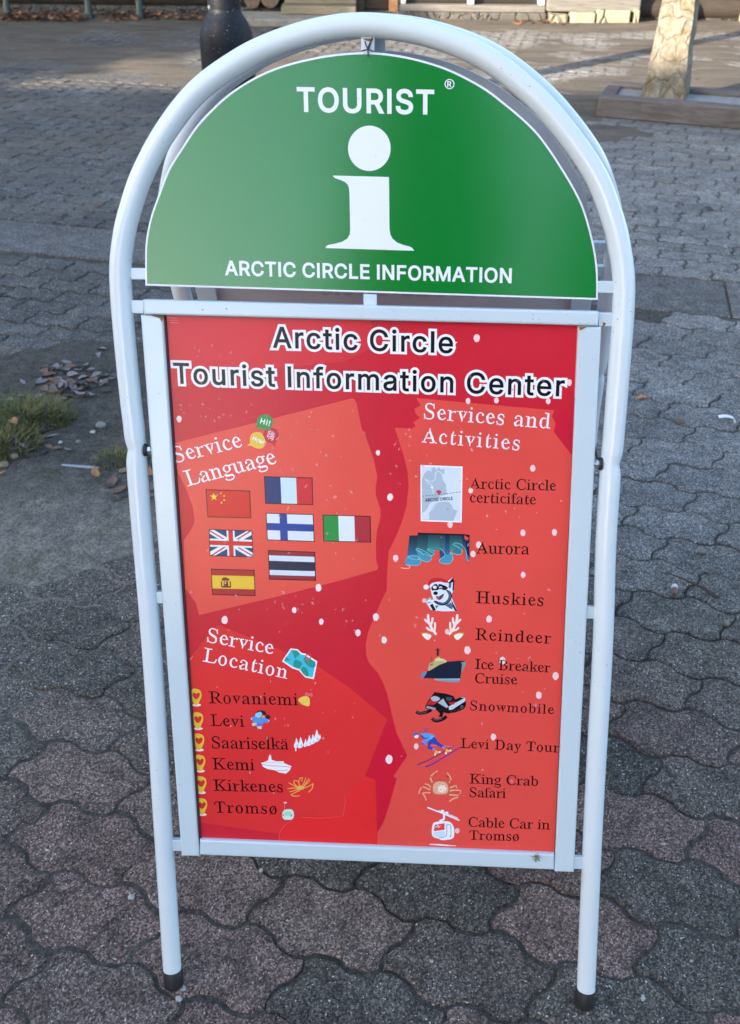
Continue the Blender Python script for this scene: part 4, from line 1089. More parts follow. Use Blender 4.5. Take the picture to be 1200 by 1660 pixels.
# small skiing figure
a = Art(280, 990, 3.529, IO)
a.line((150, 60, 120), 5, [(440, 655), (525, 690)])
a.line((240, 236, 240), 9, [(448, 618), (552, 630)])
a.poly((92, 148, 222), [(470, 605), (520, 600), (545, 622), (548, 640), (520, 640), (512, 655), (478, 650), (462, 640), (452, 612)], 2)
a.poly((92, 120, 210), [(478, 645), (515, 645), (512, 668), (480, 664)])
a.poly((236, 200, 150), [(452, 645), (478, 640), (482, 655), (458, 660)]); a.poly((236, 200, 150), [(482, 662), (508, 660), (510, 678), (486, 676)])
a.ell((44, 36, 40), 505, 590, 30, 20); a.ell((44, 36, 40), 545, 608, 14, 12)
a.poly((150, 204, 236), [(474, 590), (500, 578), (512, 592), (500, 612), (476, 608)], 2)
a.ell((232, 150, 110), 518, 606, 10, 9)
a.build('skier_picture', poster)
# row of snowy trees
a = Art(280, 990, 3.529, IO)
for x, y, s_ in ((708, 762, 1.0), (732, 760, 1.1), (760, 760, .8), (782, 748, 1.05), (802, 740, 1.0), (824, 722, 1.25), (842, 722, .5)):
    a.poly((236, 238, 244), [(x, y-34*s_), (x+7*s_, y-14*s_), (x+14*s_, y+10*s_), (x+4*s_, y+22*s_), (x-10*s_, y+24*s_), (x-14*s_, y+8*s_), (x-6*s_, y-10*s_)], 2)
    a.poly((176, 196, 206), [(x+4*s_, y), (x+10*s_, y+10*s_), (x, y+20*s_)])
a.line((236, 238, 244), 7, [(706, 775), (704, 803)])
a.build('snowy_trees_picture', poster)
# white ship
a = Art(420, 1080, 6.383, IO)
a.poly((244, 240, 246), [(22, 1000), (50, 995), (95, 975), (105, 920), (122, 918), (130, 970), (180, 985), (255, 985), (260, 1005), (335, 1035), (320, 1075), (280, 1112), (210, 1100), (170, 1078), (90, 1065), (40, 1040)])
a.line((190, 90, 110), 5, [(30, 1016), (120, 1030), (240, 1036), (325, 1046)], 3)
a.line((120, 140, 190), 5, [(180, 1078), (240, 1082), (300, 1072)], 3)
a.line((230, 150, 150), 4, [(60, 995), (170, 1000), (250, 1002)])
a.build('ship_picture', poster)
# line drawn crab
a = Art(420, 1080, 6.383, IO)
O_ = (238, 160, 84)
for pts in ([(405, 1255), (350, 1230), (305, 1205)], [(400, 1262), (345, 1262), (295, 1268)], [(410, 1272), (360, 1290), (315, 1300)], [(425, 1282), (380, 1305), (330, 1330)], [(440, 1250), (470, 1200), (485, 1150)], [(450, 1255), (500, 1210), (530, 1175)], [(460, 1262), (520, 1240), (560, 1215)], [(560, 1215), (548, 1270), (510, 1305)], [(395, 1245), (365, 1215), (365, 1185), (400, 1190), (410, 1210)], [(425, 1240), (410, 1200), (425, 1160), (450, 1155), (440, 1195)], [(330, 1330), (370, 1345), (425, 1340)], [(465, 1245), (490, 1200), (520, 1160)]):
    a.line(O_, 13, pts, 3, taper=.6)
a.ell((240, 178, 96), 430, 1258, 40, 22)
a.build('crab_picture', poster)
# round gondola
a = Art(420, 1080, 6.383, IO)
a.line((210, 150, 150), 5, [(268, 1418), (262, 1485)]); a.ell((244, 190, 190), 272, 1412, 18, 8)
a.poly((206, 232, 214), [(255, 1495), (300, 1480), (345, 1488), (362, 1530), (350, 1580), (300, 1590), (255, 1582), (240, 1540)], 3)
a.poly((170, 216, 196), [(262, 1510), (335, 1510), (335, 1545), (262, 1548)])
a.ell((90, 130, 110), 250, 1540, 6, 12); a.ell((90, 130, 110), 335, 1545, 6, 12)
a.build('gondola_picture', poster)
# certificate with map
a = Art(650, 740, 8.7368, IO)
a.poly((244, 244, 250), [(278, 120), (874, 142), (862, 936), (282, 916)])
a.poly((216, 226, 240), [(298, 142), (856, 160), (845, 916), (300, 898)])
G_ = (178, 192, 206)
a.poly(G_, [(298, 330), (330, 240), (390, 195), (440, 215), (430, 170), (480, 150), (500, 190), (540, 150), (570, 190), (615, 170), (620, 240), (580, 260), (600, 340), (640, 400), (645, 490), (660, 540), (560, 560), (500, 650), (440, 780), (400, 800), (390, 860), (405, 895), (300, 895)])
a.poly((216, 226, 240), [(395, 690), (440, 640), (500, 640), (455, 720), (425, 770), (400, 800), (395, 890), (302, 890), (305, 800), (350, 770), (385, 720)])
a.poly(G_, [(520, 650), (640, 640), (690, 650), (730, 700), (735, 740), (800, 765), (780, 830), (745, 900), (740, 912), (405, 898), (400, 800), (450, 770), (490, 690)])
a.line((228, 234, 244), 9, [(340, 320), (400, 345), (455, 350), (485, 320), (490, 250), (520, 210), (570, 230), (590, 260)], 3)
a.line((228, 234, 244), 9, [(345, 325), (400, 380), (440, 410), (455, 470), (460, 530)], 3)
a.ell((250, 250, 255), 442, 438, 18, 16); a.ell((240, 245, 250), 345, 815, 14, 12)
for k in range(13):
    x = 306+k*43; y = 562-k*4.3-(k > 6)*(k-6)*1.2
    a.line((50, 54, 66), 8, [(x, y), (x+24, y-3)])
a.poly((205, 62, 72), [(538, 550), (520, 520), (502, 505), (510, 485), (538, 476), (565, 486), (572, 508), (558, 525)], 3)
a.build('certificate_picture', poster)
lettering('lettering', [layout('ARCTIC CIRCLE', 'sans', (650+348/8.737, 740+640/8.737), (650+738/8.737, 740+612/8.737), pxm(5.0, (712, 812)), IO+0.0003)], pm(50, 54, 66), IO+0.0003, poster)
# aurora
a = Art(650, 740, 8.7368, IO)
T1, T2, T3, T4, TL = (30, 52, 66), (44, 92, 104), (60, 128, 140), (74, 150, 184), (130, 206, 206)
a.line((250, 190, 170), 10, [(0, 1575), (60, 1585), (120, 1580), (130, 1555), (90, 1545)], 3)
def curtain(xl0, xr0, yt, xl1, xr1, yb, c0, c1, n=9):
    for k in range(n):
        t0, t1 = k/n, (k+1)/n
        m = lambda p, q, t: p*(1-t)+q*t
        col = tuple(int(m(p, q, (k+.5)/n)) for p, q in zip(c0, c1))
        a.poly(col, [(m(xl0, xl1, t0), m(yt, yb, t0)), (m(xr0, xr1, t0), m(yt, yb, t0)), (m(xr0, xr1, t1), m(yt, yb, t1)), (m(xl0, xl1, t1), m(yt, yb, t1))])
    a.step = 0.000006
DK, TE, SK = (24, 42, 56), (72, 146, 148), (70, 140, 186)
a.step = 0.000004
curtain(122, 240, 1118, 75, 285, 1530, DK, SK, 11)
curtain(240, 388, 1085, 215, 400, 1440, DK, TE, 11)
curtain(388, 548, 1088, 376, 548, 1330, (34, 58, 70), TE)
curtain(545, 632, 1092, 545, 632, 1400, (36, 62, 76), TE)
curtain(628, 694, 1096, 622, 700, 1500, (26, 36, 66), SK, 11)
curtain(690, 905, 1100, 690, 870, 1330, (34, 56, 70), TE)
curtain(860, 972, 1118, 905, 970, 1480, (24, 40, 66), (70, 130, 160))
for pts, c in (([(92, 1410), (200, 1405), (285, 1470), (265, 1535), (170, 1542), (60, 1528)], T4), ([(220, 1315), (300, 1345), (340, 1400), (420, 1415), (428, 1465), (370, 1492), (290, 1465), (240, 1370)], T4), ([(385, 1310), (470, 1345), (475, 1390), (420, 1408), (345, 1380)], T3), ([(548, 1305), (610, 1350), (625, 1405), (575, 1450), (552, 1400)], (42, 78, 120)), ([(640, 1395), (728, 1390), (738, 1475), (660, 1522), (580, 1510), (548, 1475), (600, 1425)], T4), ([(735, 1235), (820, 1245), (862, 1330), (850, 1380), (790, 1388), (720, 1355), (765, 1300)], T3)):
    a.poly(c, pts, 3)
R1 = (231, 80, 72)
a.poly(R1, [(478, 1400), (520, 1332), (548, 1325), (548, 1470), (430, 1500), (428, 1420)]); a.poly(R1, [(735, 1490), (730, 1392), (800, 1392), (860, 1375), (872, 1290), (905, 1345), (925, 1490)])
a.poly((16, 18, 24), [(235, 1078), (900, 1100), (975, 1112), (970, 1140), (930, 1130), (900, 1118), (240, 1100)]); a.poly((20, 36, 70), [(915, 1185), (972, 1190), (970, 1430), (940, 1380)])
a.poly((231, 80, 72), [(905, 1112), (935, 1135), (960, 1148), (950, 1185), (915, 1180), (900, 1150)])
for pts in ([(92, 1420), (150, 1405), (240, 1412), (282, 1470), (262, 1530), (180, 1540), (64, 1528)], [(285, 1455), (190, 1460), (92, 1420)], [(330, 1395), (262, 1340), (215, 1318), (240, 1300), (330, 1340), (420, 1400), (430, 1460), (370, 1492), (285, 1460)], [(480, 1345), (400, 1308), (380, 1325), (430, 1350), (476, 1385), (400, 1405), (330, 1370)], [(548, 1300), (600, 1340), (626, 1400), (560, 1450), (548, 1490), (620, 1520), (700, 1510), (736, 1450), (725, 1385), (690, 1372), (710, 1350)], [(735, 1250), (770, 1222), (850, 1245), (915, 1320), (940, 1460), (962, 1475)], [(735, 1245), (850, 1310), (858, 1370), (800, 1388), (700, 1352)]):
    a.line(TL, 8, pts, 3)
a.build('aurora_picture', poster)
# husky in a red cap
a = Art(660, 920, 6.3846, IO)
NB, GW, GB = (24, 26, 38), (226, 232, 244), (84, 104, 136)
a.ell((246, 190, 186), 178, 342, 22, 24)
a.poly(GW, [(248, 440), (200, 370), (195, 335), (240, 310), (275, 340), (250, 260), (240, 190), (290, 150), (400, 160), (470, 105), (490, 130), (485, 230), (465, 270), (465, 320), (520, 450), (380, 455)])
a.poly(NB, [(235, 390), (265, 375), (300, 440), (270, 448)]); a.poly(NB, [(455, 330), (478, 370), (520, 450), (498, 450), (470, 400)])
a.poly(GB, [(450, 375), (480, 380), (470, 430), (445, 425)])
a.poly(NB, [(400, 230), (450, 250), (466, 300), (440, 360), (390, 392), (320, 385), (275, 350), (300, 345), (370, 365), (420, 330), (430, 280)], 2)
a.poly(GB, [(405, 240), (445, 262), (455, 305), (432, 350), (385, 378), (330, 372), (300, 355), (370, 368), (425, 335), (434, 285)], 2)
a.poly(GB, [(290, 392), (380, 400), (460, 360), (450, 420), (360, 440), (310, 440)]); a.poly(GW, [(320, 400), (400, 395), (440, 420), (500, 450), (300, 448)])
a.poly(NB, [(250, 210), (270, 175), (310, 170), (322, 200), (330, 170), (385, 185), (420, 205), (415, 225), (380, 235), (360, 225), (335, 215), (318, 240), (280, 235), (262, 240)], 2)
a.ell((236, 240, 248), 288, 205, 20, 16); a.ell((236, 240, 248), 348, 210, 18, 14); a.ell(GB, 350, 216, 22, 9)
a.poly(GW, [(255, 255), (300, 235), (340, 240), (380, 280), (370, 310), (330, 345), (285, 330), (262, 300)], 3)
a.ell(NB, 296, 266, 24, 19); a.poly(NB, [(300, 295), (330, 300), (380, 270), (375, 300), (345, 332), (315, 330)], 2); a.poly((200, 60, 76), [(308, 305), (345, 305), (335, 328), (315, 326)], 2)
a.poly(NB, [(425, 160), (475, 105), (490, 135), (484, 235), (470, 240), (475, 150), (440, 170)]); a.poly(GB, [(425, 180), (460, 150), (455, 210), (435, 215)])
a.poly((206, 44, 54), [(215, 190), (230, 140), (265, 112), (330, 108), (400, 125), (435, 160), (360, 150), (270, 160), (240, 200)], 2)
a.poly(GW, [(232, 195), (262, 158), (350, 148), (430, 172), (425, 188), (350, 172), (285, 172), (248, 210)], 2)
a.ell((240, 236, 240), 198, 202, 28, 26)
a.line(NB, 6, [(200, 345), (230, 322), (262, 330)], 2); a.line(NB, 5, [(205, 372), (225, 362), (250, 362)], 2)
a.build('husky_picture', poster)
# antlers and ears
a = Art(660, 920, 6.3846, IO)
C_ = (250, 228, 222)
a.ell((246, 196, 190), 415, 665, 22, 30)
for m in (1, -1):
    X = lambda x: x if m == 1 else 738-x
    for pts, w in (([(305, 695), (265, 645), (225, 560), (218, 495)], 26), ([(235, 585), (200, 555), (186, 540)], 22), ([(248, 600), (262, 550), (264, 525)], 22), ([(272, 655), (230, 645), (206, 625)], 22), ([(285, 660), (290, 610), (290, 575)], 22)):
        a.line(C_, w, [(X(x), y) for x, y in pts], 3)
        for q in (pts[-1],): a.ell(C_, X(q[0]), q[1], w/2, w/2, 12)
    a.poly((222, 120, 60), [(X(x), y) for x, y in ((140, 675), (200, 668), (268, 688), (255, 715), (215, 755), (175, 735))], 3)
    a.poly((250, 238, 228), [(X(x), y) for x, y in ((155, 690), (200, 682), (252, 705), (225, 748), (190, 735))], 3)
a.build('antlers_picture', poster)
# icebreaker
a = Art(660, 920, 6.3846, IO)
a.line((40, 34, 40), 16, [(320, 835), (318, 915)]); a.line((70, 40, 44), 6, [(290, 850), (350, 856)]); a.line((60, 44, 48), 4, [(250, 920), (252, 975)])
for k in range(4): a.line((40, 34, 40), 5, [(304, 862+k*14), (334, 864+k*14)])
a.poly((196, 184, 120), [(215, 1050), (235, 990), (275, 975), (290, 945), (330, 920), (345, 940), (385, 945), (405, 985), (330, 1010), (270, 1050), (230, 1075)])
a.poly((224, 216, 170), [(290, 950), (330, 935), (380, 950), (378, 965), (290, 968)]); a.poly((120, 130, 110), [(240, 1000), (270, 990), (268, 1010), (238, 1022)]); a.poly((236, 200, 180), [(385, 955), (410, 965), (405, 985), (382, 980)])
a.poly((28, 36, 58), [(160, 1085), (230, 1070), (330, 1010), (420, 975), (540, 965), (605, 968), (580, 1050), (550, 1155), (160, 1145), (140, 1130)])
a.poly((120, 140, 166), [(160, 1080), (205, 1075), (200, 1100), (165, 1150), (140, 1145), (148, 1110)])
a.poly((140, 150, 150), [(560, 985), (610, 970), (608, 1010), (565, 1090), (552, 1140)]); a.poly((30, 34, 54), [(556, 985), (570, 1000), (556, 1120), (545, 1110)])
a.poly((150, 176, 186), [(280, 1150), (552, 1148), (540, 1190), (400, 1182), (290, 1166)]); a.poly((120, 150, 160), [(290, 1166), (540, 1190), (548, 1170), (400, 1166)])
a.build('icebreaker_picture', poster)
# snowmobile
a = Art(660, 920, 6.3846, IO)
K_, GS = (24, 20, 24), (176, 186, 198)
a.line(K_, 32, [(95, 1490), (130, 1510), (210, 1495), (255, 1470)], 3); a.line((90, 90, 100), 8, [(98, 1490), (135, 1508), (205, 1494)], 3)
a.line(K_, 34, [(258, 1562), (300, 1588), (370, 1570), (410, 1540)], 3); a.line((90, 90, 100), 9, [(262, 1562), (300, 1580), (365, 1566)], 3)
a.poly(K_, [(188, 1440), (210, 1390), (250, 1335), (285, 1290), (320, 1295), (400, 1305), (480, 1330), (500, 1365), (560, 1340), (605, 1345), (612, 1420), (590, 1465), (500, 1500), (420, 1512), (380, 1500), (365, 1550), (330, 1545), (340, 1510), (300, 1470), (200, 1465)])
a.poly((196, 40, 52), [(200, 1420), (230, 1375), (260, 1345), (330, 1355), (310, 1400), (270, 1425)]); a.poly(GS, [(245, 1350), (290, 1330), (340, 1350), (330, 1375), (275, 1385)], 2); a.poly((150, 156, 170), [(205, 1430), (300, 1455), (290, 1475), (200, 1455)])
a.poly(GS, [(320, 1400), (375, 1355), (400, 1400), (430, 1440), (410, 1455)]); a.poly((196, 206, 216), [(430, 1440), (560, 1370), (600, 1350), (600, 1385), (470, 1470), (435, 1475)]); a.poly((196, 40, 52), [(430, 1395), (510, 1390), (480, 1420), (440, 1415)])
a.poly((70, 76, 90), [(400, 1340), (470, 1345), (450, 1385), (410, 1375)]); a.line((210, 216, 226), 6, [(560, 1345), (600, 1350), (604, 1375)]); a.ell((110, 110, 120), 568, 1445, 16, 18); a.ell(K_, 568, 1445, 8, 9)
for k in range(4): a.line((80, 80, 90), 4, [(450+k*36, 1496-k*10), (470+k*36, 1480-k*10)])
a.build('snowmobile_picture', poster)
# downhill skier
a = Art(660, 1180, 8.3, IO)
a.line((110, 50, 120), 16, [(140, 498), (300, 430), (480, 330), (630, 240)], 3, taper=.7); a.line((92, 50, 150), 20, [(245, 525), (330, 495), (540, 370), (720, 262)], 3, taper=.6)
a.line((150, 80, 150), 22, [(210, 70), (270, 5)]); a.line((210, 130, 200), 7, [(200, 215), (420, 240), (620, 250)], 3)
a.poly((48, 74, 176), [(320, 130), (370, 120), (420, 190), (520, 262), (480, 275), (380, 225), (340, 210), (310, 240), (360, 290), (340, 302), (275, 280), (285, 190)])
a.poly((96, 160, 228), [(185, 80), (230, 65), (330, 80), (375, 110), (330, 150), (280, 180), (235, 215), (205, 220), (190, 190), (240, 160)])
a.poly((48, 74, 176), [(185, 90), (250, 140), (300, 120), (250, 155), (190, 130)]); a.poly((96, 190, 240), [(310, 100), (375, 110), (330, 150), (305, 140)])
a.poly((110, 90, 190), [(190, 190), (235, 215), (215, 235), (195, 215)])
a.ell((96, 110, 170), 120, 90, 40, 32); a.poly((248, 232, 230), [(100, 110), (150, 92), (155, 125), (130, 142), (105, 132)], 2)
a.poly((120, 160, 230), [(340, 280), (385, 285), (370, 305), (345, 302)]); a.poly((120, 160, 230), [(480, 245), (520, 262), (500, 278), (470, 270)])
for dx, dy in ((0, 0), (145, -20)):
    a.poly((232, 190, 90), [(385+dx, 300+dy), (420+dx, 318+dy), (440+dx, 335+dy), (400+dx, 350+dy), (375+dx, 365+dy), (372+dx, 330+dy)]); a.ell((250, 236, 220), 378+dx, 360+dy, 12, 14); a.ell((250, 236, 220), 440+dx, 325+dy, 14, 12)
a.build('downhill_picture', poster)
# king crab
a = Art(660, 1180, 8.3, IO)
L1, L2 = (240, 172, 140), (206, 110, 78)
for pts, w in (([(340, 735), (318, 680), (325, 650), (372, 605), (412, 580)], 26), ([(565, 740), (590, 700), (575, 650), (540, 605)], 26), ([(320, 800), (285, 765), (240, 755)], 26), ([(315, 835), (250, 805), (210, 790)], 26), ([(315, 875), (250, 872), (205, 880)], 24), ([(215, 885), (245, 935), (258, 975)], 26), ([(195, 800), (170, 845), (160, 885)], 22), ([(580, 810), (625, 785), (670, 780)], 26), ([(575, 850), (630, 838), (700, 840)], 28), ([(570, 900), (640, 905), (700, 905)], 26), ([(690, 930), (620, 955), (568, 990)], 26), ([(700, 840), (725, 850), (712, 890)], 20), ([(660, 790), (680, 815)], 18)):
    a.line(L2, w, pts, 3, taper=.75); a.line(L1, w*.72, pts, 3, taper=.75)
a.ell((90, 50, 44), 378, 616, 9, 8); a.ell((90, 50, 44), 548, 655, 9, 10); a.ell((110, 60, 50), 320, 660, 10, 7); a.ell((110, 60, 50), 590, 715, 10, 8)
a.poly((200, 112, 82), [(335, 790), (365, 725), (430, 705), (510, 712), (560, 760), (572, 830), (545, 895), (440, 905), (350, 890)], 3)
a.poly((234, 176, 146), [(352, 790), (378, 738), (435, 720), (505, 728), (545, 770), (555, 830), (530, 880), (440, 890), (365, 876)], 3)
a.poly((244, 222, 206), [(420, 790), (470, 770), (525, 790), (520, 850), (470, 870), (425, 850)], 3)
for x, y in ((400, 770), (440, 750), (480, 765), (520, 790), (400, 830), (455, 830), (500, 850), (380, 860)): a.ell((150, 96, 80), x, y, 7, 5)
for x in (415, 450, 490): a.ell((120, 60, 50), x, 708, 8, 6)
a.build('king_crab_picture', poster)
# cable car
a = Art(660, 1180, 8.3, IO)
R0 = (231, 74, 70)
a.line(W_, 18, [(275, 1072), (480, 1150), (705, 1245)]); a.line(W_, 10, [(425, 1110), (685, 1215)]); a.ell(W_, 478, 1120, 24, 18); a.ell(W_, 535, 1142, 22, 16)
a.line(W_, 28, [(498, 1150), (498, 1225), (470, 1245), (435, 1252)]); a.ell((246, 190, 190), 676, 1385, 32, 36)
a.poly(W_, [(350, 1290), (400, 1265), (520, 1255), (590, 1275), (630, 1340), (635, 1450), (600, 1495), (480, 1512), (420, 1490), (350, 1465), (332, 1400)], 3)
a.poly(R0, [(375, 1305), (505, 1282), (505, 1372), (360, 1390)]); a.line(W_, 9, [(385, 1340), (425, 1308)]); a.line(W_, 9, [(418, 1345), (450, 1318)])
a.poly((206, 226, 242), [(355, 1405), (505, 1392), (515, 1440), (470, 1470), (380, 1470), (352, 1440)])
a.line((120, 110, 140), 7, [(535, 1300), (535, 1420), (510, 1465), (430, 1482)], 3); a.line((120, 110, 140), 7, [(540, 1300), (585, 1310), (592, 1380), (590, 1450), (575, 1472)], 3)
a.poly((250, 214, 220), [(300, 1560), (420, 1560), (670, 1585), (640, 1592), (480, 1588), (310, 1574)])
a.build('cable_car_picture', poster)
# printed snow flakes
sn = Art(0, 0, 1, PO+0.0002); sn.step = 0.000002
for x, y, r_ in ((773, 548, 6), (923, 620, 5), (759, 650, 4.5), (805, 649, 4.5), (889, 650, 4.5), (290.5, 679, 4.8), (613, 734, 4), (632.5, 806, 5.5), (864, 759, 5), (848, 864, 5), (899, 863, 5), (763.5, 795, 4.5), (730, 850, 5), (776, 883, 5), (767, 898, 4.8), (641.5, 905, 5), (848.5, 932, 4.6), (689, 953, 0.1), (516.5, 953, 5.6), (609.5, 1000.5, 5.6), (580.5, 1026, 5), (623, 1037.5, 5), (521, 1008, 4.4), (477, 989, 4.4), (364.5, 1005, 6), (793, 1003.5, 5.3), (758, 1054, 6), (815, 1071, 6), (901, 1096, 5.8), (873.5, 1127, 5.6), (800, 1195, 5), (675, 1210, 4.6), (631, 1231, 6.5), (676, 890, 0.1)):
    if r_ < 1: continue
    pts = []
    for k in range(14):
        t = 2*PI*k/14; rr = r_*(0.92+0.16*random.random())
        pts.append((x+rr*0.86*math.cos(t), y+rr*1.12*math.sin(t)))
    sn.poly((246, 214, 212) if x > 640 else (248, 226, 226), pts)
sn.build('snow_flakes', poster)['kind'] = 'stuff'
sc_ = Art(0, 0, 1, PO+0.00028); sc_.step = 0.000002
for pts, w, c in (([(269, 514.5), (287, 516)], 1.2, (236, 120, 130)), ([(270, 518.5), (290, 519.5)], 1.0, (236, 110, 122)), ([(276, 522.5), (291, 523.5)], 1.2, (236, 120, 130)), ([(488, 1325), (520, 1326.5), (556, 1323)], .9, (240, 92, 94)), ([(556, 1323), (560, 1300), (558, 1288)], .8, (240, 92, 94)), ([(452, 1364), (454, 1350), (462, 1338), (476, 1330)], .9, (240, 96, 96)), ([(308, 1070), (313, 1064)], 1.0, (246, 190, 190))):
    sc_.line(c, w, pts, 3, taper=.4)
sc_.build('scuffs', poster)['kind'] = 'stuff'

# water drops on the cover
def drop_material():
    m, nt, b = nodemat('water_drop')
    out = nt.nodes['Material Output']
    tr = nt.nodes.new('ShaderNodeBsdfTransparent')
    tr.inputs[0].default_value = (0.97, 0.95, 0.95, 1)
    b.inputs['Base Color'].default_value = (1.0, 0.78, 0.78, 1)  # pale pink body colour stands in for light refracted by the drops
    b.inputs['Roughness'].default_value = 0.08
    mx = nt.nodes.new('ShaderNodeMixShader')
    lw = nt.nodes.new('ShaderNodeLayerWeight'); lw.inputs[0].default_value = 0.55
    nt.links.new(ramp(nt, lw.outputs['Facing'], [(0.15, (0.24, 0.24, 0.24)), (0.75, (0.07, 0.07, 0.07))]), mx.inputs[0])
    nt.links.new(tr.outputs[0], mx.inputs[1]); nt.links.new(b.outputs[0], mx.inputs[2])
    nt.links.new(mx.outputs[0], out.inputs[0])
    return m
mb = MB()
rnd = random.Random(3)
spots = [(345, 660, 60, 30, 22), (470, 690, 90, 40, 26), (530, 760, 60, 60, 20), (390, 800, 90, 60, 20), (670, 720, 40, 40, 16), (800, 620, 120, 20, 12), (420, 980, 130, 30, 30), (590, 1000, 40, 40, 10), (480, 1120, 100, 60, 18), (700, 760, 90, 40, 14), (800, 850, 110, 60, 16), (700, 1000, 40, 60, 12), (850, 1050, 60, 130, 14), (350, 880, 120, 40, 24), (560, 860, 50, 60, 10), (740, 1250, 120, 120, 14), (330, 570, 60, 30, 10), (480, 1240, 120, 80, 12)]
for cx, cy, sx, sy, n in spots:
    for _ in range(n):
        x = cx+rnd.gauss(0, sx*0.6); y = cy+rnd.gauss(0, sy*0.6)
        a, b = PL(x, y, PO)
        if not (-0.30 < a+(b-.7)*.035-0.0 < 0.255 and 0.30 < b < 1.10): continue
        r_ = rnd.choice((0.0006, 0.0008, 0.0011, 0.0014, 0.0019))*rnd.uniform(.8, 1.15)
        el = rnd.uniform(1.0, 2.2); ang = rnd.uniform(-.9, .9)
        rings = []
        for q in range(4):
            t = q/4*PI/2
            rings.append([FW(a+r_*math.cos(t)*(math.cos(p)*math.cos(ang)-el*math.sin(p)*math.sin(ang)), b+r_*math.cos(t)*(math.cos(p)*math.sin(ang)+el*math.sin(p)*math.cos(ang)), PO+0.0008+r_*0.55*math.sin(t)) for p in [2*PI*k/9 for k in range(9)]])
        vv = [p for g in rings for p in g]+[FW(a, b, PO+0.0008+r_*0.55)]
        fs = [(i*9+k, i*9+(k+1) % 9, (i+1)*9+(k+1) % 9, (i+1)*9+k) for i in range(3) for k in range(9)]+[(27+k, 27+(k+1) % 9, 36) for k in range(9)]
        mb.add(vv, fs, 0, True)
wd = mb.build('water_drops', drop_material(), poster); wd['kind'] = 'stuff'

# the rear poster's grey back, the heading faintly showing through it the wrong way round
mb = MB()
prism(mb, pq, -PO, -PO+0.003, BW)
rear = mb.build('poster', M_GREYBACK, sign)
_mid = (PL(264, 560)[0]+PL(938, 560)[0])/2
def mirror(loops): return [[(2*_mid-a, b) for a, b in l][::-1] for l in loops]
M_SHOW = plain('grey_show_through', (0.47, 0.47, 0.49), 0.55, var=0.03)
lettering('heading_lettering', [mirror(l) for l in hd[:1]], M_SHOW, -PO+0.0034, rear, W=BW, grow=0.0012)

# rust where plates meet the tube, and an insect-like seed clump caught on the lower rail
mb = MB()
for q in ([(244, 510.8), (266, 511.5), (264.5, 517.5), (262, 522), (259, 516), (250, 513)], [(938.5, 529.8), (952, 530), (945, 533.5), (940.5, 536)], [(977.5, 522), (983, 524), (979.5, 529.5), (977.2, 530)], [(587, 61.5), (606, 62.5), (604, 66), (598, 67), (592, 65)]):
    z = 0.0104 if q[0][1] < 535 and q[0][0] > 240 and q[0][1] > 500 else 0.0039
    if q[0][0] > 970: z = 0.0044
    lp = [PL(x, y, z) for x, y in q]
    lp = lp if signed_area(lp) > 0 else lp[::-1]
    v, f = fill_loops([lp]); mb = MB(); mb.add([FW(a, b, z) for a, b in v], f)
    mb.build('rust_stain', M_RUST, sign)
# ------------------------------------------------------------------ materials of the surroundings
def wood_mat(name, a, b_, scale=(2, 30, 30), rough=0.8):
    m, nt, b = nodemat(name)
    co = objco(nt)
    mp = nt.nodes.new('ShaderNodeMapping'); mp.inputs['Scale'].default_value = scale
    nt.links.new(co, mp.inputs['Vector'])
    f = noise(nt, mp.outputs[0], 2.0, 6, 0.65, 0.6)
    nt.links.new(ramp(nt, f, [(0.3, a), (0.7, b_)]), b.inputs['Base Color'])
    b.inputs['Roughness'].default_value = rough
    bump(nt, b, f, 0.5, 0.006)
    return m
M_LOG = wood_mat('dark_tarred_logs', (0.016, 0.012, 0.009), (0.050, 0.036, 0.026))
M_LOGEND = wood_mat('log_ends', (0.09, 0.062, 0.042), (0.20, 0.145, 0.10), (12, 12, 12))
M_GREYWOOD = wood_mat('weathered_boards', (0.09, 0.083, 0.072), (0.20, 0.187, 0.167))
M_BROWNWOOD = wood_mat('brown_stained_wood', (0.055, 0.035, 0.022), (0.11, 0.07, 0.045))
M_OCHRE = wood_mat('ochre_stained_wood', (0.22, 0.11, 0.05), (0.34, 0.18, 0.085))
M_PALEWOOD = wood_mat('pale_step_boards', (0.17, 0.14, 0.09), (0.28, 0.24, 0.16))
M_SLEEPER = wood_mat('red_brown_sleepers', (0.066, 0.056, 0.050), (0.160, 0.138, 0.122), (3, 14, 14))
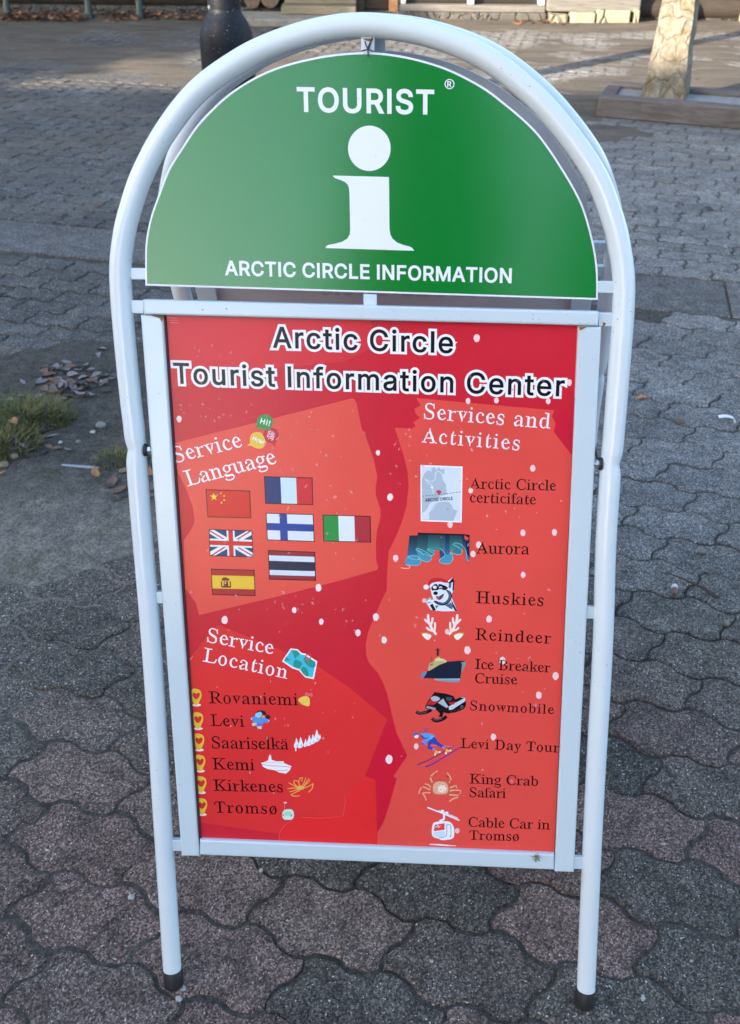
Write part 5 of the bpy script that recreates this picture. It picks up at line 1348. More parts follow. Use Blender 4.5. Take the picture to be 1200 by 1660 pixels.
def stone_mat(name, lo, hi, scale=6, joint=(0.10, 0.085, 0.06), width=0.045, depth=0.03, stain=None, jm=0.35):
    m, nt, b = nodemat(name)
    co = objco(nt)
    wob = nt.nodes.new('ShaderNodeTexNoise'); wob.inputs['Scale'].default_value = scale*1.1; wob.inputs['Detail'].default_value = 2
    nt.links.new(co, wob.inputs['Vector'])
    vm = nt.nodes.new('ShaderNodeVectorMath'); vm.operation = 'MULTIPLY_ADD'
    nt.links.new(wob.outputs['Color'], vm.inputs[0]); vm.inputs[1].default_value = (0.16, 0.16, 0.16); nt.links.new(co, vm.inputs[2])
    ve = nt.nodes.new('ShaderNodeTexVoronoi'); ve.feature = 'DISTANCE_TO_EDGE'; ve.inputs['Scale'].default_value = scale; ve.inputs['Randomness'].default_value = 0.95
    vc = nt.nodes.new('ShaderNodeTexVoronoi'); vc.inputs['Scale'].default_value = scale; vc.inputs['Randomness'].default_value = 0.95
    nt.links.new(vm.outputs[0], ve.inputs['Vector']); nt.links.new(vm.outputs[0], vc.inputs['Vector'])
    c = ramp(nt, noise(nt, co, scale*4, 6, 0.7), [(0.28, lo), (0.66, hi)])
    tone = ramp(nt, vc.outputs['Color'], [(0.1, (0.82, 0.81, 0.79)), (0.9, (1.12, 1.10, 1.05))])
    c = mixc(nt, 1.0, c, tone, 'MULTIPLY')
    if stain:
        c = mixc(nt, ramp(nt, noise(nt, co, scale*1.6, 4, 0.6), [(0.47, (0, 0, 0)), (0.64, (0.9, 0.9, 0.9))]), c, stain)
    mask = ramp(nt, ve.outputs['Distance'], [(width*0.45, (1, 1, 1)), (width, (0, 0, 0))])
    c = mixc(nt, mixc(nt, 1.0, mask, (jm, jm, jm, 1), 'MULTIPLY'), c, (*joint, 1))
    nt.links.new(c, b.inputs['Base Color'])
    b.inputs['Roughness'].default_value = 0.9
    bump(nt, b, ramp(nt, ve.outputs['Distance'], [(0.0, (0, 0, 0)), (width*2.4, (1, 1, 1))]), 0.9 if jm > 0.2 else 0.6, depth)
    bump(nt, b, noise(nt, co, scale*9, 5, 0.7), 0.6, 0.01)
    return m
M_PILLAR = stone_mat('moulded_stone_cladding', (0.130, 0.117, 0.090), (0.265, 0.245, 0.200), 8.0, joint=(0.12, 0.10, 0.066), width=0.03, depth=0.018, stain=(0.150, 0.112, 0.064, 1), jm=0.14)
M_FOOT = stone_mat('rubble_footing', (0.05, 0.048, 0.046), (0.13, 0.12, 0.11), 7)
M_FOOTPALE = stone_mat('pale_limestone', (0.22, 0.20, 0.135), (0.35, 0.325, 0.235), 3.2, joint=(0.07, 0.06, 0.045), width=0.04)
M_CONC = plain('grey_concrete', (0.24, 0.24, 0.24), 0.9, var=0.22, scale=22, bmp=0.5)
M_CONCPALE = plain('pale_concrete', (0.25, 0.23, 0.19), 0.9, var=0.25, scale=14, bmp=0.5)
M_LAMP = plain('blue_black_cast_iron', (0.018, 0.022, 0.032), 0.42, var=0.5, scale=60, bmp=0.25)
def lamp_paint():
    m, nt, b = nodemat('worn_blue_black_paint')
    co = objco(nt)
    c = ramp(nt, noise(nt, co, 40, 5, 0.7), [(0.35, (0.004, 0.0055, 0.009)), (0.7, (0.010, 0.0135, 0.022))])
    ch = ramp(nt, noise(nt, co, 16, 3, 0.55), [(0.69, (0, 0, 0)), (0.715, (0.8, 0.8, 0.8))])
    c = mixc(nt, ch, c, (0.30, 0.31, 0.34, 1))
    sp = ramp(nt, noise(nt, co, 120, 1, 0.4), [(0.735, (0, 0, 0)), (0.77, (0.7, 0.7, 0.7))])
    c = mixc(nt, sp, c, (0.42, 0.42, 0.45, 1))
    nt.links.new(c, b.inputs['Base Color'])
    b.inputs['Roughness'].default_value = 0.5
    b.inputs['Specular IOR Level'].default_value = 0.25
    bump(nt, b, noise(nt, co, 70, 3), 0.35, 0.002)
    return m
M_LAMP = lamp_paint()
M_GREENIRON = plain('grey_green_cast_iron', (0.040, 0.055, 0.047), 0.55, var=0.3, scale=40, bmp=0.2)
M_SEAT = wood_mat('dark_bench_slats', (0.035, 0.028, 0.02), (0.08, 0.062, 0.045))
M_TRIM = plain('white_window_trim', (0.52, 0.50, 0.45), 0.5, var=0.08)
M_GLASS = plain('dark_window_glass', (0.030, 0.026, 0.022), 0.06, var=0.1, coat=0.5)
M_ROOF = plain('dark_roof_felt', (0.05, 0.05, 0.052), 0.85, var=0.3, scale=9, bmp=0.4)
M_OFFWALL = wood_mat('red_boards', (0.14, 0.035, 0.025), (0.22, 0.06, 0.04), (20, 20, 2))
M_BARK = wood_mat('grey_bark', (0.06, 0.05, 0.042), (0.15, 0.13, 0.11), (14, 14, 3))
M_NEEDLE = plain('spruce_needles', (0.020, 0.034, 0.016), 0.7, var=0.55, scale=3)

# ------------------------------------------------------------------ stone pillar on its plinth
pc = [GP(x, y, 0.10) for x, y in ((1039, 157), (1107, 164))]
e0 = Vector((pc[1].x-pc[0].x, pc[1].y-pc[0].y)); wp = e0.length; e0.normalize()
e1 = Vector((-e0.y, e0.x))
PRZ = math.atan2(e0.y, e0.x)
pcen = Vector((pc[0].x, pc[0].y))+e0*wp/2+e1*wp*0.44
pil = empty('stone_pillar', (pcen.x, pcen.y, 0.10), 'tapering square pillar clad in cream moulded stone on a concrete plinth', 'pillar', rz=PRZ)
def pillar_shaft():
    bm = bmesh.new()
    Hh = 1.9
    n, m_ = 10, 34
    vv = []
    loops = []
    rp = random.Random(5)
    for j in range(m_+1):
        t = j/m_
        z = Hh*t
        kk = 0.60+0.40*math.exp(-z/0.62)+0.04*math.exp(-t*30)
        hw = wp/2*kk; hd = wp*0.44*kk
        ring = []
        for s in range(4):
            for k in range(n):
                u = -1+2*k/n
                x, y = ((u, -1), (1, u), (-u, 1), (-1, -u))[s]
                q = 1.0
                if abs(abs(x)-1) < 0.25 and abs(abs(y)-1) < 0.25: q = 0.972
                w = (fbm(x*3+s*7+z*6, y*3+z*9)-0.5)*0.024
                ring.append(bm.verts.new((x*hw*q*(1+w/hw), y*hd*q*(1+w/hd), z+(rp.random()-.5)*0.008)))
        loops.append(ring)
    k_ = 4*n
    for j in range(m_):
        for k in range(k_):
            bm.faces.new((loops[j][k], loops[j][(k+1) % k_], loops[j+1][(k+1) % k_], loops[j+1][k]))
    bm.faces.new(loops[-1])
    me = bpy.data.meshes.new('shaft')
    bm.to_mesh(me); bm.free()
    return link('shaft', me, [M_PILLAR], pil)
pillar_shaft()
mb = MB(); mb.box((0, 0, 1.945), (wp*0.80, wp*0.74, 0.09), bev=0.02); mb.box((0, 0, 2.02), (wp*0.62, wp*0.56, 0.06), bev=0.015)
mb.build('cap', M_CONCPALE, pil)
# plinth: a concrete bed held by timber sleepers
fl_ = GP(966, 189); fr_ = GP(1200, 209)
pe = Vector((fr_.x-fl_.x, fr_.y-fl_.y)); pe.normalize()
pn = Vector((-pe.y, pe.x))
bl_ = GP(1035, 141, 0.1)
depth = (Vector((bl_.x, bl_.y))-Vector((fl_.x, fl_.y))).dot(pn)
PW = 3.2
PBZ = math.atan2(pe.y, pe.x)
bed = empty('plinth', (fl_.x, fl_.y, 0), 'low concrete plinth edged with red-brown timber sleepers under the stone pillar', 'plinth', rz=PBZ)
mb = MB(); mb.box((PW/2, depth/2, 0.05), (PW-0.14, depth-0.14, 0.10), bev=0.01); mb.build('slab', M_CONC, bed)
for nm, c, d in (('sleeper', (PW/2, 0.05, 0.065), (PW, 0.12, 0.135)), ('sleeper', (PW/2, depth-0.05, 0.065), (PW, 0.10, 0.135)), ('sleeper', (0.05, depth/2, 0.062), (0.10, depth-0.23, 0.128)), ('sleeper', (PW-0.05, depth/2, 0.062), (0.10, depth-0.23, 0.128))):
    mb = MB(); mb.box(c, d, bev=0.012); mb.build(nm, M_SLEEPER, bed)

# ------------------------------------------------------------------ lamp post
lb = GP(377.5, 214)
lr = -(lb-CAM).dot(CZ)*41.5/FPX
lamp = empty('lamp_post', (lb.x, lb.y, 0), 'blue-black cast iron lamp post with swollen bottle-shaped base behind the sign', 'lamp post')
_sc = 1/42.0*lr
mb = MB()
zt = 1.0
def zy(y_):                       # height at the post of a mark on the photo
    r_ = ray(377.5, y_); return CAMH+r_.z*(lb.y/r_.y)
zs = zy(62)
prof = [(lr*1.25, 0), (lr*1.25, .03), (lr*1.06, .06), (lr*1.03, .12), (lr*1.0, zs*0.7), (lr*0.995, zs-0.03)]
top = [(lr*k_, zy(y_)) for k_, y_ in ((.985, 60), (.955, 52), (.91, 45), (.85, 38), (.78, 32), (.71, 27), (.655, 23.5), (.635, 21), (.60, 20), (.595, 10))]
mb.lathe(prof+top, n=40)
mb.build('base', M_LAMP, lamp)
mb = MB(); mb.lathe([(lr*.60, zy(12)), (lr*.57, 1.4), (lr*.50, 2.2), (lr*.40, 3.4), (lr*.55, 3.42), (lr*.55, 3.48), (lr*.3, 3.5)], n=28); mb.build('pole', M_LAMP, lamp)
mb = MB(); mb.lathe([(0.09, 3.5), (0.16, 3.56), (0.20, 3.90), (0.19, 3.92)], n=6, smooth=False); mb.build('lantern', plain('frosted_lantern_glass', (0.55, 0.55, 0.5), 0.2), lamp)
mb = MB(); mb.lathe([(0.24, 3.92), (0.22, 3.96), (0.06, 4.10), (0.02, 4.18)], n=6, smooth=False); mb.build('lantern_roof', M_LAMP, lamp)

# ------------------------------------------------------------------ log cabin across the yard
WY = 11.42
def X(px, y=WY): return (px-600)/FPX*math.hypot(y, 1.5)*1.008+0.05
PX = 0.00725                     # metres per photo pixel at the wall
cabin = empty('log_cabin', (0, WY, 0), 'dark log cabin on a stone footing with glazed doors across the yard', 'cabin')
def part(name, mat, c, d, bev=0.0, parent=None):
    mb = MB(); mb.box((c[0], c[1]-WY, c[2]), d, bev=bev)
    return mb.build(name, mat, parent or cabin)
def logs(name, x0, x1, y, z0, z1, r=0.115, mat=None):
    mb = MB()
    z = z0+r*0.8
    while z < z1:
        mb.tube([(x0, y-WY, z), (x0+(x1-x0)*.33, y-WY, z), (x0+(x1-x0)*.66, y-WY, z), (x1, y-WY, z)], r, 12)
        z += r*1.62
    return mb.build(name, mat or M_LOG, cabin)
xl, x1_, x2_, x3_, x4_, xr = -8.0, X(460), X(566), X(836), X(968), 8.0
logs('log_wall', xl, x1_-0.1, WY+0.12, 0.085, 2.75)
part('footing', M_FOOT, ((xl+x1_)/2, WY+0.14, 0.045), (x1_-xl, 0.30, 0.10), 0.02)
logs('log_wall', x4_+0.02, xr, WY+0.14, 0.02, 2.75)
part('footing', M_FOOT, ((x4_+xr)/2, WY+0.22, 0.04), (xr-x4_, 0.30, 0.08), 0.02)
# projecting log ends of the cross walls
for px_, z, r_, yy in ((1026, 0.145, 0.115, WY-0.13), (1024, 0.36, 0.11, WY-0.10), (1027, 0.57, 0.11, WY-0.12), (444, 0.20, 0.10, WY-0.12), (418, 0.17, 0.085, WY-0.06), (443, 0.40, 0.10, WY-0.10), (4, 0.17, 0.10, WY-0.1), (4, 0.36, 0.10, WY-0.1)):
    mb = MB()
    x = X(px_)
    mb.tube([(x, yy-WY+0.9, z), (x, yy-WY+0.02, z), (x, yy-WY, z)], 0, 14, rad=[r_, r_, r_*0.97])
    mb.build('log_end', M_LOGEND, cabin)
# glazed door front between steps and boarded bay
part('threshold', M_FOOT, ((X(566)+X(838))/2, WY+0.06, 0.036), (X(838)-X(566), 0.26, 0.072), 0.012)
part('sill_board', M_GREYWOOD, ((X(624)+X(836))/2, WY+0.05, 0.105), (X(836)-X(624), 0.16, 0.062), 0.006)
part('post', M_BROWNWOOD, (X(571.5), WY+0.04, 1.28), (11*PX, 0.14, 2.42), 0.006)
part('post', M_OCHRE, (X(619), WY+0.03, 1.28), (13*PX, 0.16, 2.42), 0.006)
dr = part('door', M_BROWNWOOD, (X(595), WY+0.10, 1.10), (34*PX, 0.06, 2.04), 0.005)
mb = MB(); mb.tube([(X(608), -0.02+0.09, 1.0), (X(608), 0.03-0.02, 1.0), (X(602), 0.01, 1.0)], 0.010, 8); mb.build('handle', M_STEEL, dr)
for a_, b2 in ((636, 724), (735, 826)):
    w = part('window', M_TRIM, ((X(a_)+X(b2))/2, WY+0.085, 2.25), (X(b2)-X(a_)-0.004, 0.06, 0.10))
    part('pane', M_GLASS, ((X(a_)+X(b2))/2, WY+0.10, 1.17), (X(b2)-X(a_)-0.004, 0.02, 2.05), parent=w)
    part('rail', M_BROWNWOOD, ((X(a_)+X(b2))/2, WY+0.075, 0.78), (X(b2)-X(a_)-0.004, 0.05, 0.09), parent=w)
for px_ in (632, 729.5, 830.5):
    part('window_post', M_TRIM, (X(px_), WY+0.05, 1.22), (8.5*PX, 0.13, 2.16), 0.004)
part('lintel', M_BROWNWOOD, ((X(566)+X(838))/2, WY+0.06, 2.55), (X(838)-X(566), 0.16, 0.40), 0.01)
# boarded bay on pale foundation blocks
ysb = WY-0.10
for k in range(12):
    part('board', M_GREYWOOD, ((X(837)+X(968))/2, ysb+0.04, 0.20+k*0.215), (X(968)-X(837), 0.12+0.004*(k % 2), 0.205), 0.008)
for a_, b2, h_ in ((841, 866, .075), (869, 904, .10), (907, 953, .125), (959, 966, .13)):
    part('foundation_block', M_FOOTPALE, ((X(a_)+X(b2))/2, ysb+0.0, h_/2-0.01), (X(b2)-X(a_), 0.22, h_+0.02), 0.012)
part('crawl_space_board', M_LOG, ((X(837)+X(968))/2, ysb+0.20, 0.06), (X(968)-X(837), 0.1, 0.16))
# upper wall, gable roof
part('upper_wall', M_LOG, (0, WY+0.3, 2.9), (16.0, 0.22, 0.36))
def gable(name, mat, x0, x1, y0, y1, ze, zr, th, parent, oy):
    ym = (y0+y1)/2
    mb = MB()
    sec = [(y0, ze), (ym, zr), (y1, ze), (y1, ze-th), (ym, zr-th), (y0, ze-th)]
    vv = [(x, y-oy, z) for x in (x0, x1) for y, z in sec]
    mb.add(vv, [(0, 1, 7, 6), (1, 2, 8, 7), (2, 3, 9, 8), (3, 4, 10, 9), (4, 5, 11, 10), (5, 0, 6, 11), (0, 5, 4, 1), (1, 4, 3, 2), (6, 7, 10, 11), (7, 8, 9, 10)])
    return mb.build(name, mat, parent)
gable('roof', M_ROOF, -8.8, 8.8, WY-0.5, WY+7.2, 3.05, 5.2, 0.16, cabin, WY)
for x in (-7.9, 7.9):
    mb = MB(); mb.add([(x-.1, 0.3, 0), (x-.1, 6.7, 0), (x-.1, 6.7, 3.0), (x-.1, 3.4, 4.9), (x-.1, 0.3, 3.0), (x+.1, 0.3, 0), (x+.1, 6.7, 0), (x+.1, 6.7, 3.0), (x+.1, 3.4, 4.9), (x+.1, 0.3, 3.0)], [(0, 1, 2, 3, 4), (9, 8, 7, 6, 5), (0, 5, 6, 1), (1, 6, 7, 2), (2, 7, 8, 3), (3, 8, 9, 4), (4, 9, 5, 0)])
    mb.build('end_wall', M_LOG, cabin)
mb = MB(); mb.box((0, 6.7, 1.5), (15.8, 0.2, 3.0)); mb.build('rear_wall', M_LOG, cabin)

# steps in front of the cabin door
s0_ = GP(402, 39); 
stp = empty('entrance_steps', (X(482), WY-0.35, 0), 'pale concrete and board steps leading to the cabin door', 'steps')
mb = MB(); mb.box((0, -0.02, 0.035), (X(566)-X(404), 0.50, 0.075), bev=0.012); mb.build('landing', M_CONCPALE, stp)
mb = MB(); mb.box((X(514)-X(482), 0.16, 0.112), (X(566)-X(462), 0.30, 0.075), bev=0.008); mb.build('step', M_PALEWOOD, stp)
mb = MB(); mb.box((X(516)-X(482), 0.29, 0.215), (X(566)-X(466), 0.26, 0.125), bev=0.008); mb.build('step', M_PALEWOOD, stp)
# low pale kerb wall at the right
kb = GP(1165, 26)
kw = empty('kerb_wall', (X(1125)+0.9, WY-0.05, 0), 'low pale concrete kerb wall behind the stone pillar', 'kerb wall')
mb = MB(); mb.box((0, 0, 0.055), (1.9, 0.22, 0.115), bev=0.012); mb.build('kerb_stone', M_CONCPALE, kw)
mb = MB(); mb.box((0, 0.06, 0.19), (1.86, 0.16, 0.155), bev=0.012); mb.build('coping', M_PALEWOOD, kw)

# bench by the cabin wall
def bench(x, y, ln, label):
    b = empty('bench', (x, y, 0), label, 'bench')
    for sx in (-1, 1):
        mb = MB()
        xx = sx*(ln/2)
        for pts, rd in (([(xx, -0.20, 0.0), (xx, -0.17, 0.12), (xx, -0.13, 0.26), (xx, -0.18, 0.40)], [.042, .034, .036, .040]), ([(xx, 0.20, 0.0), (xx, 0.16, 0.14), (xx, 0.17, 0.40), (xx, 0.26, 0.82)], [.042, .034, .034, .026]), ([(xx, -0.20, 0.40), (xx, 0.17, 0.40)], [.032, .032])):
            mb.tube(pts, 0, 10, rad=rd)
        for yy in (-0.21, 0.20): mb.box((xx, yy, 0.02), (0.10, 0.13, 0.04), bev=0.01)
        mb.build('leg', M_GREENIRON, b)
    for k in range(4):
        mb = MB(); mb.box((0, -0.17+k*0.115, 0.455), (ln+0.24, 0.095, 0.035), bev=0.006); mb.build('seat_slat', M_SEAT, b)
    for k in range(3):
        mb = MB(); mb.box((0, 0.20+k*0.024, 0.58+k*0.11), (ln+0.24, 0.03, 0.09), bev=0.006); mb.build('back_slat', M_SEAT, b)
    return b
g1 = GP(143, 32); g2 = GP(227, 32)
bench((g1.x+g2.x)/2, (g1.y+g2.y)/2+0.22, (g2.x-g1.x), 'bench with grey-green cast legs against the log wall, nearer the lamp post')
g3 = GP(16, 27)
bench(g3.x-0.34, g3.y+0.16, 0.66, 'bench against the log wall at the far left edge')

# ------------------------------------------------------------------ unseen house and spruces put in to cast shade and darken reflections
unseen_house = empty('shading_house', (-14.8, -8.0, 0), 'long two-storey red boarded house with felt roof, unseen shade caster behind the viewer', 'house')
gable('roof', M_ROOF, -9.7, 9.7, -3.4, 3.4, 5.55, 7.75, 0.18, unseen_house, 0)
mb = MB(); mb.box((0, 0, 2.7), (18.6, 5.8, 5.4)); mb.build('wall', M_OFFWALL, unseen_house)
for s in (-1, 1):
    mb = MB(); mb.add([(s*9.3, -2.9, 5.4), (s*9.3, 2.9, 5.4), (s*9.3, 0, 7.3), (s*9.2, -2.9, 5.4), (s*9.2, 2.9, 5.4), (s*9.2, 0, 7.3)], [(0, 1, 2), (5, 4, 3), (0, 3, 4, 1), (1, 4, 5, 2), (2, 5, 3, 0)]); mb.build('gable', M_OFFWALL, unseen_house)
for k in range(12):
    w = MB(); w.box((-7.4+(k % 6)*2.95, 2.93, 1.55+2.6*(k//6)), (1.15, 0.08, 1.25), bev=0.01); w = w.build('window', M_TRIM, unseen_house)
    p = MB(); p.box((-7.4+(k % 6)*2.95, 2.965, 1.55+2.6*(k//6)), (0.95, 0.03, 1.05)); p.build('pane', M_GLASS, w)
def spruce(x, y, h_, r_, seed, label):
    rs = random.Random(seed)
    t = empty('unseen_spruce_tree', (x, y, 0), label, 'tree', 'unseen spruces put in for shade and reflections')
    mb = MB(); mb.tube([(0, 0, 0), (0.03, 0, h_*0.4), (0, 0.02, h_*0.97)], 0, 10, rad=[h_*0.020, h_*0.013, 0.01]); mb.build('trunk', M_BARK, t)
    mb = MB()
    z = h_*0.06
    while z < h_*0.985:
        k = (1-z/h_)
        rr = r_*k**0.85
        nb = max(6, int(16*k*max(1, r_/1.7))+5)
        a0_ = rs.random()*6
        for i in range(nb):
            a = a0_+2*PI*i/nb+rs.uniform(-.2, .2)
            L = rr*rs.uniform(.72, 1.1)
            n = max(3, int(L/0.11))
            for j in range(n):
                q = (j+0.6)/n
                bx, by = math.cos(a)*L*q, math.sin(a)*L*q
                bz_ = z-0.30*L*q+0.16*L*q*q
                for s in range(5):
                    aa = a+rs.uniform(-1.3, 1.3); l = rs.uniform(.15, .30)*(1.15-0.4*q); w = l*0.26
                    ex, ey, ez = math.cos(aa)*l, math.sin(aa)*l, rs.uniform(-.13, .03)
                    ox, oy = -math.sin(aa)*w, math.cos(aa)*w
                    mb.add([(bx+ox*.5, by+oy*.5, bz_), (bx-ox*.5, by-oy*.5, bz_), (bx+ex*.6-ox, by+ey*.6-oy, bz_+ez*.5), (bx+ex, by+ey, bz_+ez), (bx+ex*.6+ox, by+ey*.6+oy, bz_+ez*.5)], [(0, 1, 2, 3, 4)])
        z += 0.17+0.14*k
    mb.build('crown', M_NEEDLE, t)
spruce(-0.15, -8.6, 10.0, 1.9, 1, 'unseen middling dark spruce behind the viewer, nearest the unseen red house')
spruce(2.95, -8.5, 10.6, 3.0, 2, 'tallest unseen dark spruce, to the right behind the viewer')
spruce(6.4, -7.2, 8.8, 1.9, 3, 'unseen dark spruce furthest right behind the viewer')
spruce(-12.8, 1.4, 10.4, 2.9, 4, 'dark spruce beside the yard on the left, out of view')
spruce(-16.4, 0.2, 9.6, 2.6, 5, 'dark spruce furthest left of the yard, out of view')

# ------------------------------------------------------------------ leaves, grass and litter on the ground
def leafmat(name, col): return plain(name, col, 0.6, var=0.35, scale=60, bmp=0.3)
LM = [leafmat('dry_pale_leaf', (0.20, 0.178, 0.175)), leafmat('brown_leaf', (0.13, 0.075, 0.045)), leafmat('orange_leaf', (0.36, 0.16, 0.06)), leafmat('dark_leaf', (0.045, 0.034, 0.028)), leafmat('grey_leaf', (0.16, 0.15, 0.155))]
def leaf_mesh(seed, mat):
    rs = random.Random(seed)
    bm = bmesh.new()
    n = 9
    curl = rs.uniform(-0.5, 0.9); fold = rs.uniform(0.1, 0.5); w = rs.uniform(.20, .34)
    rows = []
    for i in range(n+1):
        t = i/n
        hw = w*math.sin(PI*t**0.85)**0.8*(1+0.10*math.sin(i*2.7+seed))+0.006
        x = t-0.5
        zc = curl*0.30*(x*x*4)-0.02
        rows.append([bm.verts.new((x, s*hw, zc+abs(s)*fold*hw+rs.uniform(-.015, .015))) for s in (-1, -.5, 0, .5, 1)])
    for i in range(n):
        for k in range(4): bm.faces.new((rows[i][k], rows[i+1][k], rows[i+1][k+1], rows[i][k+1]))
    q = [bm.verts.new((0.5+0.22*k/3, 0.012*s, curl*.30-.02-0.02*k)) for k in range(1, 4) for s in (-1, 1)]
    bm.faces.new((rows[n][1], rows[n][3], q[1], q[0])); bm.faces.new((q[0], q[1], q[3], q[2])); bm.faces.new((q[2], q[3], q[5], q[4]))
    me = bpy.data.meshes.new('leaf')
    bm.to_mesh(me); bm.free()
    for p in me.polygons: p.use_smooth = True
    me.materials.append(mat)
    return me
LEAVES = {(k, i): leaf_mesh(k*10+i, LM[k]) for k in range(5) for i in range(4)}
rl = random.Random(11)
def zoff(x, y): return max(fill_level(x, y), 0.002)
def leaf(px_, py_, size, kind, label, group=None, rot=None, lift=0.0):
    g = GP(px_, py_)
    o = bpy.data.objects.new('fallen_leaf', LEAVES[(kind, rl.randrange(4))])
    COL.objects.link(o)
    o.location = (g.x, g.y, zoff(g.x, g.y)+0.006+lift)
    size *= 0.70
    o.scale = (size, size*rl.uniform(.7, 1.2), size)
    o.rotation_euler = (rl.uniform(-.3, .3), rl.uniform(-.25, .25), rl.uniform(0, 6.28) if rot is None else rot)
    return tag(o, label, 'leaf', group)
zl = lambda x, y: (x/4.615, 540+y/4.615)
PILE = 'pale and brown fallen leaves drifted together beside the grass tuft on the left'
for x, y, sz, k in ((760, 130, .060, 0), (740, 187, .055, 0), (480, 318, .075, 0), (420, 300, .07, 0), (545, 350, .065, 0), (632, 370, .065, 0), (736, 345, .075, 0), (720, 400, .060, 0), (766, 412, .05, 0), (482, 440, .09, 0), (410, 445, .06, 0), (322, 402, .07, 4), (552, 432, .07, 4), (462, 530, .075, 4), (300, 505, .06, 4), (432, 380, .06, 0), (620, 412, .06, 4), (850, 375, .05, 0), (592, 320, .05, 0), (330, 335, .085, 1), (380, 345, .07, 1), (290, 350, .06, 3), (520, 400, .06, 1), (580, 460, .07, 3), (650, 440, .06, 3), (700, 430, .06, 3), (540, 500, .06, 3), (600, 510, .05, 3), (680, 320, .05, 3), (820, 310, .05, 3), (490, 270, .05, 3), (400, 250, .05, 3), (370, 480, .06, 3), (250, 430, .06, 3), (180, 400, .05, 4), (350, 290, .06, 1), (460, 480, .06, 3), (560, 285, .05, 3), (640, 300, .05, 3), (780, 300, .05, 3), (800, 350, .045, 4), (670, 390, .05, 1), (380, 420, .06, 1)):
    leaf(*zl(x, y), sz, k, PILE, 'leaves drifted beside the grass tuft')
rp_ = random.Random(21)
for _ in range(46):
    x, y = rp_.gauss(520, 170), rp_.gauss(400, 75)
    if x > 860 or y < 250: continue
    leaf(*zl(x, y), rp_.uniform(.040, .065), rp_.choice((1, 1, 3, 3, 4, 0)), PILE, 'leaves drifted beside the grass tuft', lift=rp_.uniform(0, .012))
LOW = 'small dark fallen leaves scattered at the near edge of the grass tufts'
for x, y, sz, k in ((180, 885, .065, 4), (110, 800, .05, 1), (250, 800, .065, 1), (370, 890, .05, 1), (470, 617, .055, 4), (400, 722, .05, 4), (200, 930, .05, 3), (300, 850, .05, 3), (130, 850, .05, 3), (340, 930, .045, 3), (230, 960, .05, 3), (440, 900, .045, 1), (520, 910, .045, 4), (60, 840, .05, 3), (280, 905, .05, 3), (330, 760, .05, 3), (160, 930, .04, 3), (850, 1145, .07, 1), (900, 1210, .065, 1), (930, 1250, .06, 3), (870, 1275, .05, 3), (820, 1180, .05, 3), (1125, 1080, .07, 2), (1130, 1180, .08, 1), (1120, 1240, .06, 1), (1090, 960, .05, 3), (950, 1180, .05, 3)):
    leaf(*zl(x, y), sz, k, LOW, 'leaves at the foot of the grass')
leaf(*zl(120, 745), .085, 2, 'large curled orange leaf lying on the grass tuft at the left edge', rot=2.2, lift=.03)
leaf(*zl(720, 1110), .072, 2, 'curled orange leaf lying just left of the sign tube, by the pale edging strip', rot=1.9, lift=.008)
leaf(*zl(400, 808), .065, 4, 'flat grey leaf lying alone on the dirt right of the grass tuft', rot=.1)
leaf(*zl(5, 1100), .05, 2, 'reddish leaf cut by the left edge of the view below the grass', rot=.3)
leaf(1041, 647, .060, 2, 'orange leaf lying alone on the pavers right of the sign, farthest from the viewer', rot=.05)
leaf(1103, 686, .058, 1, 'brown leaf with a pale tip on the pavers right of the sign', rot=.1)
for x, y, sz in ((185, 144, .07), (162, 151, .06), (90, 178, .06), (150, 198, .06), (200, 203, .08), (95, 209, .06), (160, 234, .05), (13, 159, .05), (160, 335, .07), (105, 349, .06), (10, 228, .07), (160, 259, .07), (55, 343, .04), (60, 163, .05), (168, 170, .04), (120, 130, .05)):
    leaf(x, y, sz*1.1, 3 if x != 160 else 1, 'dark leaf specks strewn over the paved yard left of the sign', 'leaves strewn over the yard on the left')
for x, y, sz in ((1105, 332, .06), (1148, 341, .075), (1105, 346, .05), (760, 113, .07), (980, 114, .06), (1130, 130, .05), (705, 30, .08), (934, 42, .07)):
    leaf(x, y, sz*1.1, 3, 'dark leaf specks strewn over the paved yard beyond the sign on the right', 'leaves strewn over the yard on the right')
# litter and stones
def lump(name, px_, py_, size, mat, label, cat, group=None, seed=0, sq=0.6):
    g = GP(px_, py_)
    bm = bmesh.new()
    bmesh.ops.create_icosphere(bm, subdivisions=2, radius=1)
    rs = random.Random(seed)
    dx, dy, dz = rs.uniform(.8, 1.3), rs.uniform(.7, 1.1), sq
    for v in bm.verts:
        k = 1+0.75*(vnoise(v.co.x*1.7+seed*3, v.co.y*1.7+v.co.z)-.5)
        v.co = Vector((v.co.x*dx*k, v.co.y*dy*k, v.co.z*dz*k))*size
    me = bpy.data.meshes.new(name); bm.to_mesh(me); bm.free()
    for p in me.polygons: p.use_smooth = True
    o = link(name, me, [mat])
    o.location = (g.x, g.y, zoff(g.x, g.y)+size*sq*.6)
    o.rotation_euler = (0, 0, rs.uniform(0, 6))
    return tag(o, label, cat, group)
M_PEB = plain('grey_pebble', (0.17, 0.168, 0.16), 0.8, var=.3, scale=80, bmp=.3)
M_PEBW = plain('white_pebble', (0.36, 0.355, 0.34), 0.7, var=.15, scale=80)
M_PEBT = plain('tan_pebble', (0.20, 0.17, 0.115), 0.8, var=.3, scale=80)
lump('pebble', *zl(757, 726), .016, M_PEB, 'largest grey stone lying on the dirt between the grass and the sign', 'stone', seed=1)
lump('pebble', *zl(700, 770), .007, M_PEBW, 'small pale stone just nearer than the largest grey stone on the dirt', 'stone', seed=2)
lump('pebble', *zl(462, 851), .008, M_PEBW, 'brightest small white stone, right of the dark leaves below the grass', 'stone', seed=3)
